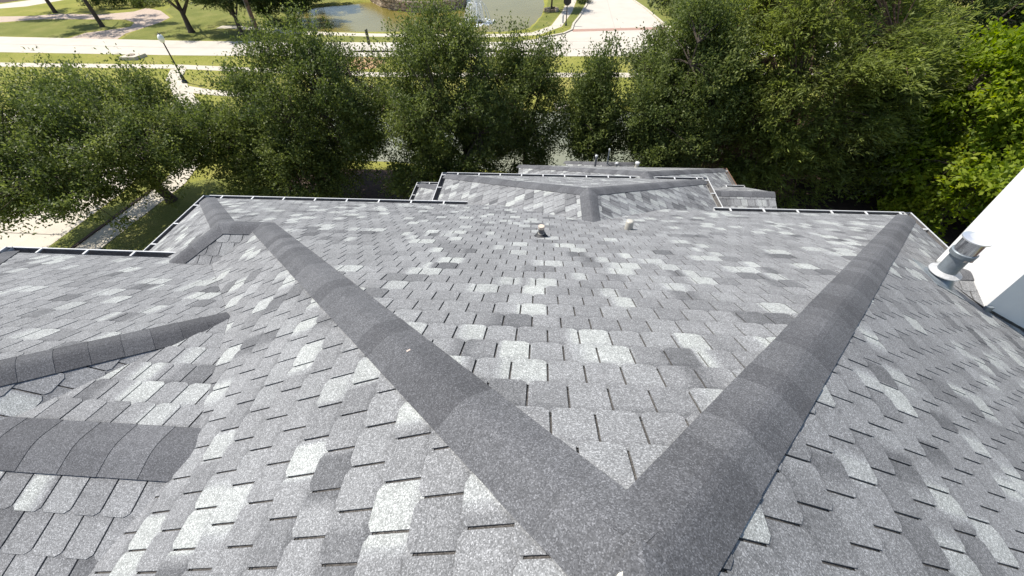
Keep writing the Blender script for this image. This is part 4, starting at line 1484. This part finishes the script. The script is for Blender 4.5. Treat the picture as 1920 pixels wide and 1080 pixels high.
gr = empty("guard_rail", "low dark guard rail along the road above the creek", "guard rail", (-9, 37.3, 0))
m = MB()
pts = [(-16.2, 37.15), (-12, 37.2), (-6, 37.25), (0, 37.3)]
for a, b in zip(pts[:-1], pts[1:]):
    m.hexa([(a[0], a[1] - 0.05, 0.46), (b[0], b[1] - 0.05, 0.46), (b[0], b[1] + 0.05, 0.46), (a[0], a[1] + 0.05, 0.46)], [(a[0], a[1] - 0.05, 0.58), (b[0], b[1] - 0.05, 0.58), (b[0], b[1] + 0.05, 0.58), (a[0], a[1] + 0.05, 0.58)])
m.build("rail", plain("dark_rail", (0.06, 0.055, 0.05), 0.7), gr)
for k in range(8):
    x = -16.1 + k * 2.3
    m = MB()
    m.box((x - 0.06, 37.08, 0), (x + 0.06, 37.14, 0.6))
    m.build("post", bpy.data.materials["dark_rail"], gr)

ib = empty("storm_drain_box", "tan concrete storm drain box in the verge between road and sidewalk", "drain box", (-35.5, 36.9, 0))
m = MB()
m.hexa([(-36.3, 36.3, 0), (-34.8, 36.35, 0), (-34.6, 37.5, 0), (-36.1, 37.45, 0)], [(-36.25, 36.3, 0.24), (-34.85, 36.35, 0.24), (-34.65, 37.45, 0.24), (-36.1, 37.42, 0.24)])
m.build("box", M['concrete'], ib)
m = MB()
m.lathe((-35.6, 36.95, 0.24), [(0.34, 0.001), (0.34, 0.03), (0.3, 0.035)], 18)
m.build("manhole_lid", plain("rusty_lid", (0.28, 0.22, 0.16), 0.8, 0.2, 0.3, 10), ib)

pr = empty("planter_ring", "low stone ring round the young tree by the pond", "planter", (0.6, 54.4, 0))
rng = random.Random(3)
for k in range(9):
    a = 2 * math.pi * k / 9
    m = MB()
    c_, s_ = math.cos(a), math.sin(a)
    q = []
    for (rr, tt) in ((0.62, -0.3), (0.85, -0.3), (0.85, 0.3), (0.62, 0.3)):
        q.append((0.6 + rr * math.cos(a + tt), 54.4 + rr * math.sin(a + tt)))
    h = rng.uniform(0.22, 0.3)
    m.hexa([(x, y, 0) for x, y in q], [(x, y, h) for x, y in q], rng.random())
    m.build("stone", tanst, pr)


def boulder(label, p, r, seed, c, grp):
    rng = random.Random(seed)
    m = MB()
    rows = []
    for i, (h, q) in enumerate(((-0.35, .8), (-0.05, 1.0), (0.3, .92), (0.6, .6), (0.75, .2))):
        rows.append([(p[0] + r * q * rng.uniform(.8, 1.15) * math.cos(2 * math.pi * k / 9) * 1.3, p[1] + r * q * rng.uniform(.8, 1.15) * math.sin(2 * math.pi * k / 9), p[2] + r * h) for k in range(9)])
    n = m.grid(rows, close=True)
    m.f.append(tuple(n + 36 + k for k in range(9))); m.m.append(0)
    o = m.build("boulder", c)
    tag(o, label, "boulder", grp)


M['pink_rock'] = plain("pinkish_rock", (0.42, 0.29, 0.22), 0.9, 0, 0.4, 6)
M['pale_rock'] = plain("pale_rock", (0.52, 0.47, 0.38), 0.9, 0, 0.3, 6)
boulder("pinkish boulder on the creek bank between the two left oaks", (-9.9, 26.7, -0.1), 0.5, 1, M['pink_rock'], "boulders along the creek")
boulder("pale boulder on the grass just above the pinkish one", (-10.4, 28.6, -0.1), 0.6, 2, M['pale_rock'], "boulders along the creek")
boulder("pale boulder by the far creek bank right of the fountain", (1.2, 27.6, -0.2), 0.5, 3, M['pale_rock'], "boulders along the creek")

# wood fence under the right-hand trees
fe = empty("wood_fence", "weathered brown wood fence in the shade below the cedar", "fence", (14, 19.4, 0))
M['fence'] = plain("weathered_fence_wood", (0.19, 0.12, 0.08), 0.9, 0, 0.45, 5)
for k in range(150):
    x = 5.5 + k * 0.15
    m = MB()
    h = 1.75 + random.Random(k).uniform(-0.02, 0.02)
    m.box((x, 19.4 + 0.001 * (k % 2), 0.03), (x + 0.138, 19.42 + 0.001 * (k % 2), h))
    m.build("board", M['fence'], fe)
for z_ in (0.35, 1.4):
    m = MB()
    m.box((5.5, 19.345, z_), (28.0, 19.395, z_ + 0.09))
    m.build("rail", M['fence'], fe)
print("tabs", len(ALL_TABS))
